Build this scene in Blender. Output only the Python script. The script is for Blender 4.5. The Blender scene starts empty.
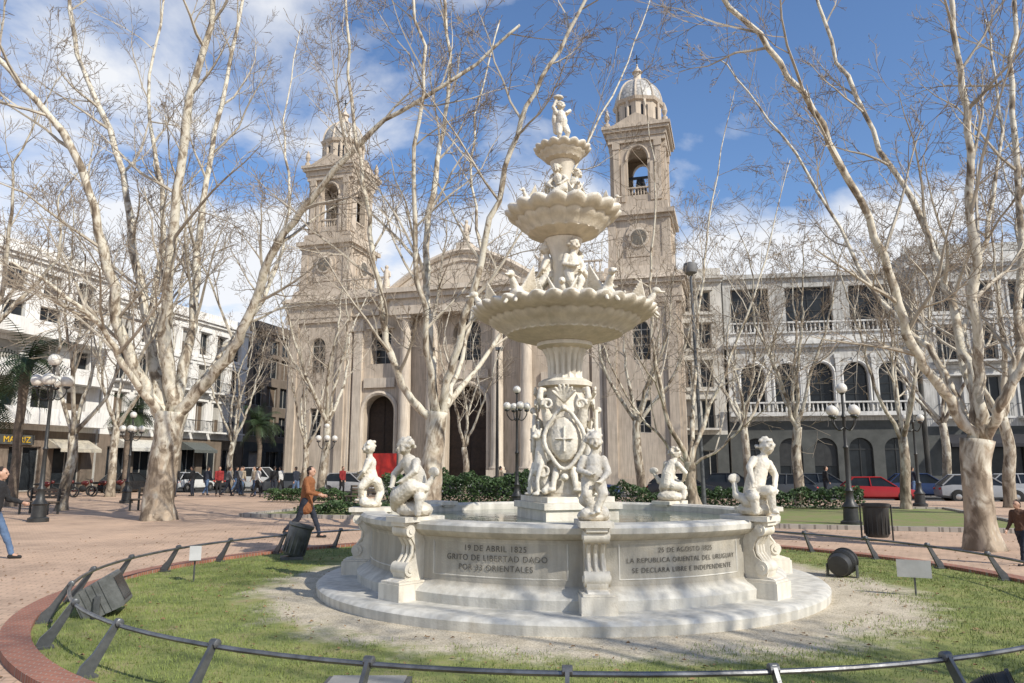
import bpy, bmesh, math, random
from mathutils import Vector, Matrix, Euler, noise
R=math.radians
scene=bpy.context.scene
COL=scene.collection
KIDS={}
# ------------------------------------------------------------ helpers
PITCH=R(9.7); EYE=1.65
def survey(u,v,d):
    a=(u-512)/740.0; b=(341.5-v)/740.0
    y=math.cos(PITCH)-b*math.sin(PITCH); z=math.sin(PITCH)+b*math.cos(PITCH)
    return Vector((a*d/y,d,EYE+z*d/y))
def link(o,parent=None):
    COL.objects.link(o)
    if parent is not None:
        o.parent=parent; KIDS.setdefault(parent.name,[]).append(o)
    return o
def top(o,label,cat,group=None):
    o["label"]=label; o["category"]=cat
    if group: o["group"]=group
    return o
def empty(name,loc=(0,0,0),rz=0,parent=None):
    o=bpy.data.objects.new(name,None); o.location=loc; o.rotation_euler=(0,0,rz); o.empty_display_size=.2
    return link(o,parent)
def dup(o,parent=None,loc=None,rz=None,sc=None,mat=None):
    n=o.copy(); link(n,parent)
    if loc is not None: n.location=loc
    if rz is not None: n.rotation_euler=(n.rotation_euler[0],n.rotation_euler[1],rz)
    if sc is not None: n.scale=(sc,sc,sc)
    for c in list(KIDS.get(o.name,[])): dup(c,n)
    return n
class MB:
    def __init__(s): s.v=[];s.f=[];s.m=[]
    def poly(s,pts,mi=0):
        b=len(s.v); s.v.extend([tuple(p) for p in pts]); s.f.append(tuple(range(b,b+len(pts)))); s.m.append(mi)
    def box(s,x0,x1,y0,y1,z0,z1,mi=0,T=None):
        P=[(x0,y0,z0),(x1,y0,z0),(x1,y1,z0),(x0,y1,z0),(x0,y0,z1),(x1,y0,z1),(x1,y1,z1),(x0,y1,z1)]
        if T is not None: P=[tuple(T@Vector(p)) for p in P]
        b=len(s.v); s.v.extend(P)
        for q in ((0,3,2,1),(4,5,6,7),(0,1,5,4),(1,2,6,5),(2,3,7,6),(3,0,4,7)):
            s.f.append(tuple(b+i for i in q)); s.m.append(mi)
    def prism(s,poly,y0,y1,mi=0,T=None):
        n=len(poly); P=[(x,y0,z) for x,z in poly]+[(x,y1,z) for x,z in poly]
        if T is not None: P=[tuple(T@Vector(p)) for p in P]
        b=len(s.v); s.v.extend(P)
        s.f.append(tuple(b+i for i in range(n))); s.m.append(mi)
        s.f.append(tuple(b+n+i for i in reversed(range(n)))); s.m.append(mi)
        for i in range(n):
            j=(i+1)%n; s.f.append((b+i,b+n+i,b+n+j,b+j)); s.m.append(mi)
    def tube(s,pts,rads,n=6,mi=0,cap=True,closed=False):
        b=len(s.v); k=len(pts); u=None
        for i in range(k):
            p=pts[i]
            if closed: t=pts[(i+1)%k]-pts[i-1]
            else: t=pts[min(i+1,k-1)]-pts[max(i-1,0)]
            if t.length<1e-9: t=Vector((0,0,1))
            t=t.normalized()
            if u is None:
                u=t.cross(Vector((0,0,1)) if abs(t.z)<.8 else Vector((1,0,0))).normalized()
            else:
                u=(u-t*u.dot(t)).normalized()
            w=t.cross(u); r=rads[i] if hasattr(rads,'__len__') else rads
            for j in range(n):
                a=6.28318531*j/n; c=math.cos(a)*r; d=math.sin(a)*r
                s.v.append((p.x+u.x*c+w.x*d,p.y+u.y*c+w.y*d,p.z+u.z*c+w.z*d))
        for i in range(k if closed else k-1):
            i2=(i+1)%k
            for j in range(n):
                j2=(j+1)%n
                s.f.append((b+i*n+j,b+i*n+j2,b+i2*n+j2,b+i2*n+j)); s.m.append(mi)
        if cap and not closed:
            s.f.append(tuple(b+j for j in reversed(range(n)))); s.m.append(mi)
            s.f.append(tuple(b+(k-1)*n+j for j in range(n))); s.m.append(mi)
    def lathe(s,prof,n=32,mi=0,lob=None,c=(0,0,0),T=None):
        b=len(s.v); k=len(prof)
        for i,(r,z) in enumerate(prof):
            for j in range(n):
                a=6.28318531*j/n; rr=r; zz=z
                if lob: rr,zz=lob(a,i,r,z)
                P=(c[0]+math.cos(a)*rr,c[1]+math.sin(a)*rr,c[2]+zz)
                if T is not None: P=tuple(T@Vector(P))
                s.v.append(P)
        for i in range(k-1):
            for j in range(n):
                j2=(j+1)%n; s.f.append((b+i*n+j,b+i*n+j2,b+(i+1)*n+j2,b+(i+1)*n+j)); s.m.append(mi)
        if prof[0][0]>1e-4: s.f.append(tuple(b+j for j in reversed(range(n)))); s.m.append(mi)
        if prof[-1][0]>1e-4: s.f.append(tuple(b+(k-1)*n+j for j in range(n))); s.m.append(mi)
    def ell(s,c,r,rot=None,mi=0):
        b=len(s.v)
        if not hasattr(r,'__len__'): r=(r,r,r)
        Mx=Euler(rot).to_matrix() if rot else None
        for p in ICO[0]:
            q=Vector((p[0]*r[0],p[1]*r[1],p[2]*r[2]))
            if Mx: q=Mx@q
            s.v.append((c[0]+q.x,c[1]+q.y,c[2]+q.z))
        for f in ICO[1]: s.f.append(tuple(b+i for i in f)); s.m.append(mi)
    def mesh(s,name,mats,smooth=False,angle=38):
        me=bpy.data.meshes.new(name); me.from_pydata(s.v,[],s.f)
        for m in (mats if isinstance(mats,(list,tuple)) else [mats]): me.materials.append(m)
        me.polygons.foreach_set('material_index',s.m)
        if smooth:
            me.polygons.foreach_set('use_smooth',[True]*len(s.f))
            if angle: me.set_sharp_from_angle(angle=R(angle))
        me.update(); return me
    def obj(s,name,mats,parent=None,smooth=False,angle=38,loc=None,rz=0):
        o=bpy.data.objects.new(name,s.mesh(name,mats,smooth,angle))
        if loc is not None: o.location=loc
        o.rotation_euler=(0,0,rz)
        return link(o,parent)
def _ico():
    bm=bmesh.new(); bmesh.ops.create_icosphere(bm,subdivisions=2,radius=1)
    r=([tuple(v.co) for v in bm.verts],[tuple(v.index for v in f.verts) for f in bm.faces]); bm.free(); return r
ICO=_ico()
def blob_mesh(name,parts,voxel,mats,smooth=3,disp=0,ds=12,flip=False):
    mb=MB()
    for p in parts:
        if p[0]=='c':
            a=Vector(p[1]);b=Vector(p[2])
            mb.tube([a,b],[p[3],p[4]],12); mb.ell(a,p[3]); mb.ell(b,p[4])
        else: mb.ell(p[1],p[2],p[3] if len(p)>3 else None)
    if flip:
        mb.v=[(-x,y,z) for x,y,z in mb.v]; mb.f=[tuple(reversed(f)) for f in mb.f]
    me=mb.mesh(name+'_raw',mats[0] if isinstance(mats,list) else mats)
    o=bpy.data.objects.new('tmp',me); COL.objects.link(o)
    md=o.modifiers.new('r','REMESH'); md.mode='VOXEL'; md.voxel_size=voxel
    if smooth:
        sm=o.modifiers.new('s','SMOOTH'); sm.iterations=smooth; sm.factor=.5
    dg=bpy.context.evaluated_depsgraph_get(); dg.update()
    out=bpy.data.meshes.new_from_object(o.evaluated_get(dg)); out.name=name
    bpy.data.objects.remove(o)
    if disp:
        nn=[v.normal.copy() for v in out.vertices]
        for v,nr in zip(out.vertices,nn):
            h=noise.turbulence(v.co*ds,3,False)-.5
            v.co+=nr*h*disp
    out.polygons.foreach_set('use_smooth',[True]*len(out.polygons)); out.update()
    return out
def mobj(name,me,parent=None,loc=(0,0,0),rz=0,sc=1):
    o=bpy.data.objects.new(name,me); o.location=loc; o.rotation_euler=(0,0,rz); o.scale=(sc,sc,sc)
    return link(o,parent)
# ------------------------------------------------------------ materials
def base(name):
    m=bpy.data.materials.new(name); m.use_nodes=True; nt=m.node_tree
    b=nt.nodes['Principled BSDF']; return m,nt,b
def N(nt,t,**k):
    n=nt.nodes.new(t)
    for a,b in k.items(): setattr(n,a,b)
    return n
def ramp(nt,stops,interp='LINEAR'):
    r=N(nt,'ShaderNodeValToRGB'); r.color_ramp.interpolation=interp
    while len(r.color_ramp.elements)<len(stops): r.color_ramp.elements.new(.5)
    for e,(p,c) in zip(r.color_ramp.elements,stops):
        e.position=p; e.color=(c[0],c[1],c[2],1)
    return r
def mat(name,c1,c2=None,scale=3,rough=.8,bump=.15,bscale=30,metal=0,stretch=(1,1,1),streak=0,lo=.35,hi=.65,coord='Object',spec=None):
    m,nt,b=base(name); L=nt.links
    c2=c2 or tuple(x*.75 for x in c1)
    tc=N(nt,'ShaderNodeTexCoord'); mp=N(nt,'ShaderNodeMapping'); mp.inputs['Scale'].default_value=stretch
    L.new(tc.outputs[coord],mp.inputs[0])
    n=N(nt,'ShaderNodeTexNoise'); n.inputs['Scale'].default_value=scale; n.inputs['Detail'].default_value=5; n.inputs['Roughness'].default_value=.65
    L.new(mp.outputs[0],n.inputs[0])
    r=ramp(nt,[(lo,c2),(hi,c1)]); L.new(n.outputs[0],r.inputs[0]); out=r.outputs[0]
    if streak:
        mp2=N(nt,'ShaderNodeMapping'); mp2.inputs['Scale'].default_value=(7,7,.6); L.new(tc.outputs[coord],mp2.inputs[0])
        n2=N(nt,'ShaderNodeTexNoise'); n2.inputs['Scale'].default_value=1.2; n2.inputs['Detail'].default_value=4
        L.new(mp2.outputs[0],n2.inputs[0])
        r2=ramp(nt,[(.38,(1-streak,)*3),(.6,(1,1,1))]); L.new(n2.outputs[0],r2.inputs[0])
        mx=N(nt,'ShaderNodeMixRGB',blend_type='MULTIPLY'); mx.inputs[0].default_value=1
        L.new(out,mx.inputs[1]); L.new(r2.outputs[0],mx.inputs[2]); out=mx.outputs[0]
    L.new(out,b.inputs['Base Color']); b.inputs['Roughness'].default_value=rough; b.inputs['Metallic'].default_value=metal
    if spec is not None: b.inputs['Specular IOR Level'].default_value=spec
    if bump:
        nb=N(nt,'ShaderNodeTexNoise'); nb.inputs['Scale'].default_value=bscale; nb.inputs['Detail'].default_value=3
        L.new(mp.outputs[0],nb.inputs[0]); bp=N(nt,'ShaderNodeBump'); bp.inputs['Strength'].default_value=bump; bp.inputs['Distance'].default_value=.02
        L.new(nb.outputs[0],bp.inputs['Height']); L.new(bp.outputs[0],b.inputs['Normal'])
    return m
def marble(name,c1,c2,streak,stain):
    m=mat(name,c1,c2,scale=1.8,rough=.6,bump=.25,bscale=45,streak=streak,lo=.3,hi=.54)
    nt=m.node_tree; L=nt.links; b=nt.nodes['Principled BSDF']
    src=b.inputs['Base Color'].links[0].from_socket
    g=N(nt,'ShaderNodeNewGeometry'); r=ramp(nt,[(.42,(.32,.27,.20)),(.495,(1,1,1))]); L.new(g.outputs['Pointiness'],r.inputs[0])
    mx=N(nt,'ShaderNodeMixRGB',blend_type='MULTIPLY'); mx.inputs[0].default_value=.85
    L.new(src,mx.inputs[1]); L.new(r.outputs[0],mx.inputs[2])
    sz=N(nt,'ShaderNodeSeparateXYZ'); L.new(g.outputs['Normal'],sz.inputs[0]); gr=ramp(nt,[(.0,(.74,.67,.55)),(.45,(1,1,1))])  # downward faces tinted darker: underside shade put into the stone colour
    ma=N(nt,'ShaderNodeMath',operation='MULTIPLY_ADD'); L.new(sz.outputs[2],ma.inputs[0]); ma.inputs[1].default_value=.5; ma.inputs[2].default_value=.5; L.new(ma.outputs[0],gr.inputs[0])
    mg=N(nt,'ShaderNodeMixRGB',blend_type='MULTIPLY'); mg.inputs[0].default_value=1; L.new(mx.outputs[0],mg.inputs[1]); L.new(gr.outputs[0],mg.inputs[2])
    tc=N(nt,'ShaderNodeTexCoord'); n=N(nt,'ShaderNodeTexNoise'); n.inputs['Scale'].default_value=4.5; n.inputs['Detail'].default_value=7; n.inputs['Roughness'].default_value=.7
    L.new(tc.outputs['Object'],n.inputs[0]); r3=ramp(nt,[(.52,(0,0,0)),(.74,(stain,)*3)]); L.new(n.outputs[0],r3.inputs[0])
    m2=N(nt,'ShaderNodeMixRGB'); L.new(r3.outputs[0],m2.inputs[0]); L.new(mg.outputs[0],m2.inputs[1]); m2.inputs[2].default_value=(.38,.31,.21,1)
    L.new(m2.outputs[0],b.inputs['Base Color']); return m
def bark(name,stops,scale=3.2,low=(.24,.18,.125)):
    m,nt,b=base(name); L=nt.links
    tc=N(nt,'ShaderNodeTexCoord'); mp=N(nt,'ShaderNodeMapping'); mp.inputs['Scale'].default_value=(1,1,.5); L.new(tc.outputs['Object'],mp.inputs[0])
    n=N(nt,'ShaderNodeTexNoise'); n.inputs['Scale'].default_value=scale; n.inputs['Detail'].default_value=5; n.inputs['Roughness'].default_value=.62; n.inputs['Distortion'].default_value=.7
    L.new(mp.outputs[0],n.inputs[0]); r=ramp(nt,stops); L.new(n.outputs[0],r.inputs[0])
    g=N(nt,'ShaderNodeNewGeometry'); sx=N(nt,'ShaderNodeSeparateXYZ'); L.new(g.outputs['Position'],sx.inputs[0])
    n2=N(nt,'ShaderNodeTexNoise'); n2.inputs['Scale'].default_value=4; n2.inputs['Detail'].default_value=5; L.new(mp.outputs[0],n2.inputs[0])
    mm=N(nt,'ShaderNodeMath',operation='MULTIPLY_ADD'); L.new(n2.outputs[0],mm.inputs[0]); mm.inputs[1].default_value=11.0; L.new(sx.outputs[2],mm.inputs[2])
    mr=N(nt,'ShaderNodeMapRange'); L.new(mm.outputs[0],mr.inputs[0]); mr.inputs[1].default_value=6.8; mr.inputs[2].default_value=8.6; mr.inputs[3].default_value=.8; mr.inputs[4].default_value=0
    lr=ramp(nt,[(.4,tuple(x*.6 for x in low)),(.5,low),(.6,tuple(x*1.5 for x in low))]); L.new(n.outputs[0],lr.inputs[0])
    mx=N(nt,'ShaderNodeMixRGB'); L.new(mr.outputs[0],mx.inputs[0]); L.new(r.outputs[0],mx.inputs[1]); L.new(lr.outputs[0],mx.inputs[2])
    L.new(mx.outputs[0],b.inputs['Base Color']); b.inputs['Roughness'].default_value=.85
    bp=N(nt,'ShaderNodeBump'); bp.inputs['Strength'].default_value=.6; bp.inputs['Distance'].default_value=.04; L.new(n2.outputs[0],bp.inputs['Height']); L.new(bp.outputs[0],b.inputs['Normal'])
    return m
def glassmat(name,c=(.025,.03,.035),rough=.2):
    m=mat(name,c,tuple(x*.5 for x in c),scale=.9,rough=rough,bump=.03,bscale=2,spec=.3); return m
def tiles(name,c1,c2,cm,scale,bw=.5,rh=.25,mort=.02,rough=.85,var=.35):
    m,nt,b=base(name); L=nt.links
    tc=N(nt,'ShaderNodeTexCoord'); mp=N(nt,'ShaderNodeMapping'); mp.inputs['Rotation'].default_value=(0,0,R(-16)); L.new(tc.outputs['Object'],mp.inputs[0])
    br=N(nt,'ShaderNodeTexBrick'); br.inputs['Scale'].default_value=scale; br.inputs['Brick Width'].default_value=bw; br.inputs['Row Height'].default_value=rh; br.inputs['Mortar Size'].default_value=mort
    br.inputs['Color1'].default_value=(*c1,1); br.inputs['Color2'].default_value=(*c2,1); br.inputs['Mortar'].default_value=(*cm,1)
    L.new(mp.outputs[0],br.inputs[0])
    n=N(nt,'ShaderNodeTexNoise'); n.inputs['Scale'].default_value=.45; n.inputs['Detail'].default_value=7; n.inputs['Roughness'].default_value=.72; L.new(tc.outputs['Object'],n.inputs[0])
    r=ramp(nt,[(.32,(1-var,1-var*1.02,1-var*1.05)),(.48,(.92,.91,.90)),(.65,(1.1,1.08,1.05))]); L.new(n.outputs[0],r.inputs[0])
    mx=N(nt,'ShaderNodeMixRGB',blend_type='MULTIPLY'); mx.inputs[0].default_value=1; L.new(br.outputs[0],mx.inputs[1]); L.new(r.outputs[0],mx.inputs[2])
    L.new(mx.outputs[0],b.inputs['Base Color']); b.inputs['Roughness'].default_value=rough
    bp=N(nt,'ShaderNodeBump'); bp.inputs['Strength'].default_value=.4; bp.inputs['Distance'].default_value=.01; bp.invert=True; L.new(br.outputs['Fac'],bp.inputs['Height']); L.new(bp.outputs[0],b.inputs['Normal'])
    return m
FC=Vector((.8,11.1,0))
RL_R=6.22; LAWN_R=6.52
def lawnmat():
    m,nt,b=base('lawn_and_gravel'); L=nt.links
    tc=N(nt,'ShaderNodeTexCoord')
    def nz(s,d=5,rg=.6):
        n=N(nt,'ShaderNodeTexNoise'); n.inputs['Scale'].default_value=s; n.inputs['Detail'].default_value=d; n.inputs['Roughness'].default_value=rg; L.new(tc.outputs['Object'],n.inputs[0]); return n.outputs[0]
    gr=ramp(nt,[(.34,(.09,.11,.03)),(.46,(.17,.20,.055)),(.56,(.25,.255,.08)),(.68,(.29,.24,.13))]); L.new(nz(1.6,8,.74),gr.inputs[0])
    v=N(nt,'ShaderNodeTexVoronoi'); v.inputs['Scale'].default_value=60; L.new(tc.outputs['Object'],v.inputs[0])
    gv=ramp(nt,[(.0,(.66,.60,.49)),(.45,(.57,.515,.41)),(.85,(.36,.31,.235))]); L.new(v.outputs['Distance'],gv.inputs[0])
    g2=ramp(nt,[(.35,(.76,.73,.67)),(.6,(1.08,1.05,1.0))]); L.new(nz(2.2,6,.7),g2.inputs[0])
    gm=N(nt,'ShaderNodeMixRGB',blend_type='MULTIPLY'); gm.inputs[0].default_value=1; L.new(gv.outputs[0],gm.inputs[1]); L.new(g2.outputs[0],gm.inputs[2])
    vd=N(nt,'ShaderNodeVectorMath',operation='DISTANCE'); L.new(tc.outputs['Object'],vd.inputs[0]); vd.inputs[1].default_value=(FC.x+.2,FC.y,.02)
    a=N(nt,'ShaderNodeMath',operation='MULTIPLY_ADD'); L.new(nz(1.5,8,.74),a.inputs[0]); a.inputs[1].default_value=-2.2; L.new(vd.outputs['Value'],a.inputs[2])
    mr=N(nt,'ShaderNodeMapRange'); L.new(a.outputs[0],mr.inputs[0]); mr.inputs[1].default_value=3.05; mr.inputs[2].default_value=3.55; mr.inputs[3].default_value=0; mr.inputs[4].default_value=1
    mx=N(nt,'ShaderNodeMixRGB'); L.new(mr.outputs[0],mx.inputs[0]); L.new(gm.outputs[0],mx.inputs[1]); L.new(gr.outputs[0],mx.inputs[2])
    L.new(mx.outputs[0],b.inputs['Base Color']); b.inputs['Roughness'].default_value=.95
    bp=N(nt,'ShaderNodeBump'); bp.inputs['Strength'].default_value=.6; bp.inputs['Distance'].default_value=.02; L.new(nz(55,3),bp.inputs['Height']); L.new(bp.outputs[0],b.inputs['Normal'])
    return m
LAWN=lawnmat()
MARBLE=marble('marble_weathered',(.76,.71,.61),(.60,.55,.455),.16,.5)
MARBLE2=marble('marble_basin',(.64,.615,.55),(.50,.48,.42),.22,.38)
LETTER=mat('lettering_dark',(.13,.12,.10),bump=0)
BST=[(.36,(.15,.115,.08)),(.43,(.29,.235,.17)),(.48,(.50,.445,.35)),(.54,(.64,.60,.50)),(.61,(.54,.495,.39)),(.68,(.30,.265,.195))]
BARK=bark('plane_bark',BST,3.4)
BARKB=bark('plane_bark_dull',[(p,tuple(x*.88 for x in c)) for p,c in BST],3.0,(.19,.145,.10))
BARKT=mat('twig_bark',(.32,.265,.205),(.18,.14,.10),scale=2,bump=0)
BARKS=mat('branch_bark',(.54,.49,.40),(.30,.255,.195),scale=2,bump=0)
DARKBARK=mat('dark_bark',(.2,.15,.11),(.09,.07,.05),scale=4,bump=.5,bscale=12)
GRASS=mat('grass_ground',(.18,.22,.062),(.23,.20,.095),scale=1.4,rough=.95,bump=.6,bscale=60,lo=.4,hi=.58)
BLADE=mat('grass_blade',(.23,.28,.075),(.13,.165,.04),scale=3,rough=.7,bump=0)
PAVE=tiles('plaza_paving',(.58,.41,.29),(.51,.355,.25),(.36,.26,.185),2.2,var=.36)
BRICK=tiles('kerb_brick',(.36,.14,.085),(.28,.11,.07),(.3,.26,.22),5)
GREYP=tiles('stone_pavement',(.42,.385,.34),(.36,.33,.295),(.2,.18,.16),1.2,var=.3)
ASPH=mat('asphalt',(.065,.063,.06),(.04,.04,.04),scale=.8,bump=.3,bscale=50)
EARTH=mat('far_ground',(.17,.15,.12),(.10,.09,.08),scale=.05,bump=0)
WHITELINE=mat('road_paint',(.7,.7,.66),(.5,.5,.47),scale=4,bump=0)
CATH=mat('cathedral_stucco',(.60,.505,.40),(.47,.39,.305),scale=.5,bump=.3,bscale=3,streak=.22)
CATHT=mat('cathedral_trim',(.68,.59,.48),(.55,.465,.37),scale=.8,bump=.2,bscale=4,streak=.18)
def dometile():
    m,nt,b=base('dome_tiles'); L=nt.links; tc=N(nt,'ShaderNodeTexCoord'); ck=N(nt,'ShaderNodeTexVoronoi'); ck.inputs['Scale'].default_value=2.6
    L.new(tc.outputs['Object'],ck.inputs[0]); r=ramp(nt,[(.2,(.60,.57,.52)),(.5,(.28,.27,.25)),(.62,(.47,.44,.39))]); L.new(ck.outputs[0],r.inputs[0]); L.new(r.outputs[0],b.inputs['Base Color']); b.inputs['Roughness'].default_value=.45; return m
DOME=dometile()
WHITE=mat('white_render',(.82,.805,.765),(.68,.66,.62),scale=.6,bump=.1,bscale=4,streak=.15)
CREAM=mat('cream_render',(.62,.59,.53),(.49,.465,.41),scale=.6,bump=.15,bscale=4,streak=.24)
GREYST=mat('grey_stone',(.58,.565,.53),(.42,.41,.38),scale=.6,bump=.2,bscale=4,streak=.3)
GREYW=mat('pale_grey_trim',(.70,.685,.65),(.54,.53,.50),scale=.8,bump=.1,bscale=4,streak=.2)
DARKST=mat('dark_shopfront',(.085,.088,.082),(.05,.053,.05),scale=1,bump=.1)
BROWNB=mat('brown_render',(.22,.17,.13),(.15,.12,.09),scale=.6,bump=.2,bscale=4,streak=.2)
GLASS=glassmat('window_glass')
SHUT=mat('shutter_wood',(.16,.12,.08),(.10,.07,.05),scale=3,bump=.1)
FRAMEW=mat('window_frame_paint',(.42,.40,.36),bump=0)
IRON=mat('black_iron',(.035,.036,.035),(.02,.02,.02),rough=.45,bump=.1)
STEEL=mat('grey_painted_steel',(.15,.155,.16),(.08,.085,.09),scale=5,rough=.4,bump=.1,metal=.5)
RAILM=mat('rail_steel',(.26,.26,.26),(.13,.13,.13),scale=6,rough=.33,metal=.8,bump=.05)
GLOBE=mat('globe_glass',(.74,.72,.66),(.6,.58,.53),rough=.25,bump=0)
RUBBER=mat('tyre_rubber',(.02,.02,.02),bump=0)
CHROME=mat('wheel_metal',(.5,.5,.5),rough=.3,metal=.9,bump=0)
DOORW=mat('wood_door',(.05,.03,.02),(.025,.017,.012),scale=4,bump=.2)
LEAF=mat('hedge_leaf',(.06,.11,.03),(.03,.055,.018),scale=3,rough=.6,bump=0)
PALML=mat('palm_leaf',(.05,.085,.03),(.03,.05,.02),scale=2,rough=.55,bump=0)
DRY=mat('dry_leaf',(.26,.16,.075),(.15,.09,.04),scale=9,bump=0)
SKIN=mat('skin',(.50,.30,.21),(.44,.26,.18),rough=.5,bump=0)
HAIR=mat('hair',(.03,.02,.015),bump=.2)
RED=mat('red_paint',(.50,.03,.02),(.4,.02,.02),rough=.4,bump=0)
MOTO=mat('dark_red_paint',(.12,.015,.012),(.05,.01,.01),rough=.3,bump=0)
YEL=mat('yellow_sign',(.75,.48,.04),bump=0)
def water():
    m,nt,b=base('fountain_water'); b.inputs['Base Color'].default_value=(.13,.16,.12,1); b.inputs['Roughness'].default_value=.06
    tc=N(nt,'ShaderNodeTexCoord'); n=N(nt,'ShaderNodeTexNoise'); n.inputs['Scale'].default_value=6; nt.links.new(tc.outputs['Object'],n.inputs[0]); bp=N(nt,'ShaderNodeBump'); bp.inputs['Strength'].default_value=.3; bp.inputs['Distance'].default_value=.02
    nt.links.new(n.outputs[0],bp.inputs['Height']); nt.links.new(bp.outputs[0],b.inputs['Normal']); return m
WATER=water()
def cloth(n,c): return mat(n,c,tuple(x*.7 for x in c),scale=6,rough=.9,bump=.2,bscale=25)
# ------------------------------------------------------------ camera, light, sky
cam=bpy.data.cameras.new('camera'); cam.lens=26.02; cam.sensor_width=36; cam.clip_end=3000; cam.clip_start=.05
co=bpy.data.objects.new('camera',cam); co.location=(0,0,EYE); co.rotation_euler=(R(90)+PITCH,0,0); COL.objects.link(co); scene.camera=co
sv=Vector((.66,-.57,.68)).normalized()
sun=bpy.data.lights.new('sun','SUN'); sun.energy=5.0; sun.angle=R(.5); sun.color=(1,.945,.845)
so=bpy.data.objects.new('sun',sun); so.rotation_euler=(-sv).to_track_quat('-Z','Y').to_euler(); COL.objects.link(so)
w=bpy.data.worlds.new('World'); scene.world=w; w.use_nodes=True; nt=w.node_tree; L=nt.links
bg=nt.nodes['Background']; sky=N(nt,'ShaderNodeTexSky'); sky.sky_type='NISHITA'; sky.sun_disc=False
sky.sun_elevation=math.asin(sv.z); sky.sun_rotation=math.atan2(sv.x,sv.y)%(2*math.pi); sky.air_density=1.0; sky.dust_density=.3; sky.ozone_density=1.7
tc=N(nt,'ShaderNodeTexCoord'); sx=N(nt,'ShaderNodeSeparateXYZ'); L.new(tc.outputs['Generated'],sx.inputs[0])
ad=N(nt,'ShaderNodeMath',operation='ADD'); L.new(sx.outputs[2],ad.inputs[0]); ad.inputs[1].default_value=.22
mxx=N(nt,'ShaderNodeMath',operation='MAXIMUM'); L.new(ad.outputs[0],mxx.inputs[0]); mxx.inputs[1].default_value=.05
dx=N(nt,'ShaderNodeMath',operation='DIVIDE'); dy=N(nt,'ShaderNodeMath',operation='DIVIDE')
L.new(sx.outputs[0],dx.inputs[0]); L.new(mxx.outputs[0],dx.inputs[1]); L.new(sx.outputs[1],dy.inputs[0]); L.new(mxx.outputs[0],dy.inputs[1])
cx=N(nt,'ShaderNodeCombineXYZ'); L.new(dx.outputs[0],cx.inputs[0]); L.new(dy.outputs[0],cx.inputs[1]); cx.inputs[2].default_value=3.1
cn=N(nt,'ShaderNodeTexNoise'); cn.inputs['Scale'].default_value=1.7; cn.inputs['Detail'].default_value=9; cn.inputs['Roughness'].default_value=.55; cn.inputs['Distortion'].default_value=.25
L.new(cx.outputs[0],cn.inputs[0])
hz=N(nt,'ShaderNodeMapRange'); L.new(sx.outputs[2],hz.inputs[0]); hz.inputs[1].default_value=.24; hz.inputs[2].default_value=.58; hz.inputs[3].default_value=.155; hz.inputs[4].default_value=-.045
sm=N(nt,'ShaderNodeMath',operation='ADD'); L.new(cn.outputs[0],sm.inputs[0]); L.new(hz.outputs[0],sm.inputs[1])
cr=ramp(nt,[(.51,(0,0,0)),(.65,(.95,.95,.95))]); L.new(sm.outputs[0],cr.inputs[0])
tint=N(nt,'ShaderNodeMixRGB',blend_type='MULTIPLY'); tint.inputs[0].default_value=1; L.new(sky.outputs[0],tint.inputs[1]); tint.inputs[2].default_value=(.84,.98,1.15,1)
cm=N(nt,'ShaderNodeMixRGB'); L.new(cr.outputs[0],cm.inputs[0]); L.new(tint.outputs[0],cm.inputs[1]); cm.inputs[2].default_value=(6.4,6.5,6.7,1)
L.new(cm.outputs[0],bg.inputs[0]); bg.inputs[1].default_value=.148
scene.view_settings.view_transform='Standard'; scene.view_settings.look='None'; scene.view_settings.exposure=0
# ------------------------------------------------------------ ground
DX=Vector((.96,-.282,0)).normalized(); DY=Vector((.282,.96,0)).normalized()
GA=math.atan2(DX.y,DX.x)
def sheet(name,poly,z,m):
    mb=MB(); mb.poly([(p[0],p[1],z) for p in poly]); o=mb.obj(name,m); o["kind"]="structure"; return o
sheet('ground',[(-900,-900),(900,-900),(900,900),(-900,900)],-.14,EARTH)
C0=Vector((-3.65,58.9,0))
def G(s,t): return C0+DX*s+DY*t
def gpoly(s0,s1,t0,t1): return [G(s0,t0),G(s1,t0),G(s1,t1),G(s0,t1)]
sheet('road',gpoly(-130,130,-30,60),-.125,ASPH)
def slab(name,s0,s1,t0,t1,z1,m,z0=-.14):
    mb=MB(); P=gpoly(s0,s1,t0,t1)
    mb.poly([(p.x,p.y,z1) for p in P])
    for i in range(4):
        a=P[i];b=P[(i+1)%4]; mb.poly([(a.x,a.y,z0),(b.x,b.y,z0),(b.x,b.y,z1),(a.x,a.y,z1)])
    o=mb.obj(name,m); o["kind"]="structure"; return o
slab('plaza_paving',-26,60,-75,-12.5,0,PAVE)
slab('cathedral_pavement',-18.3,17.6,-4.5,40,.0,GREYP)
slab('side_pavement',-45,-29.0,-60,60,.0,GREYP)
slab('side_pavement',19,60,-2.6,30,.0,GREYP)
mb=MB()
for i in range(14):
    P=gpoly(-24+i*6,-21+i*6,-8.6,-8.45); mb.poly([(p.x,p.y,-.121) for p in P])
o=mb.obj('road_marking',WHITELINE); o["kind"]="structure"
def ring(name,r0,r1,z,m,n=160,z0=None):
    mb=MB(); A=[];B=[]
    for i in range(n):
        a=2*math.pi*i/n
        A.append((FC.x+math.cos(a)*r0,FC.y+math.sin(a)*r0,z)); B.append((FC.x+math.cos(a)*r1,FC.y+math.sin(a)*r1,z))
    for i in range(n):
        j=(i+1)%n; mb.poly([A[i],B[i],B[j],A[j]])
        if z0 is not None:
            mb.poly([(B[i][0],B[i][1],z0),(B[j][0],B[j][1],z0),B[j],B[i]])
            mb.poly([(A[j][0],A[j][1],z0),(A[i][0],A[i][1],z0),A[i],A[j]])
    o=mb.obj(name,m); o["kind"]="structure"; return o
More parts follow.
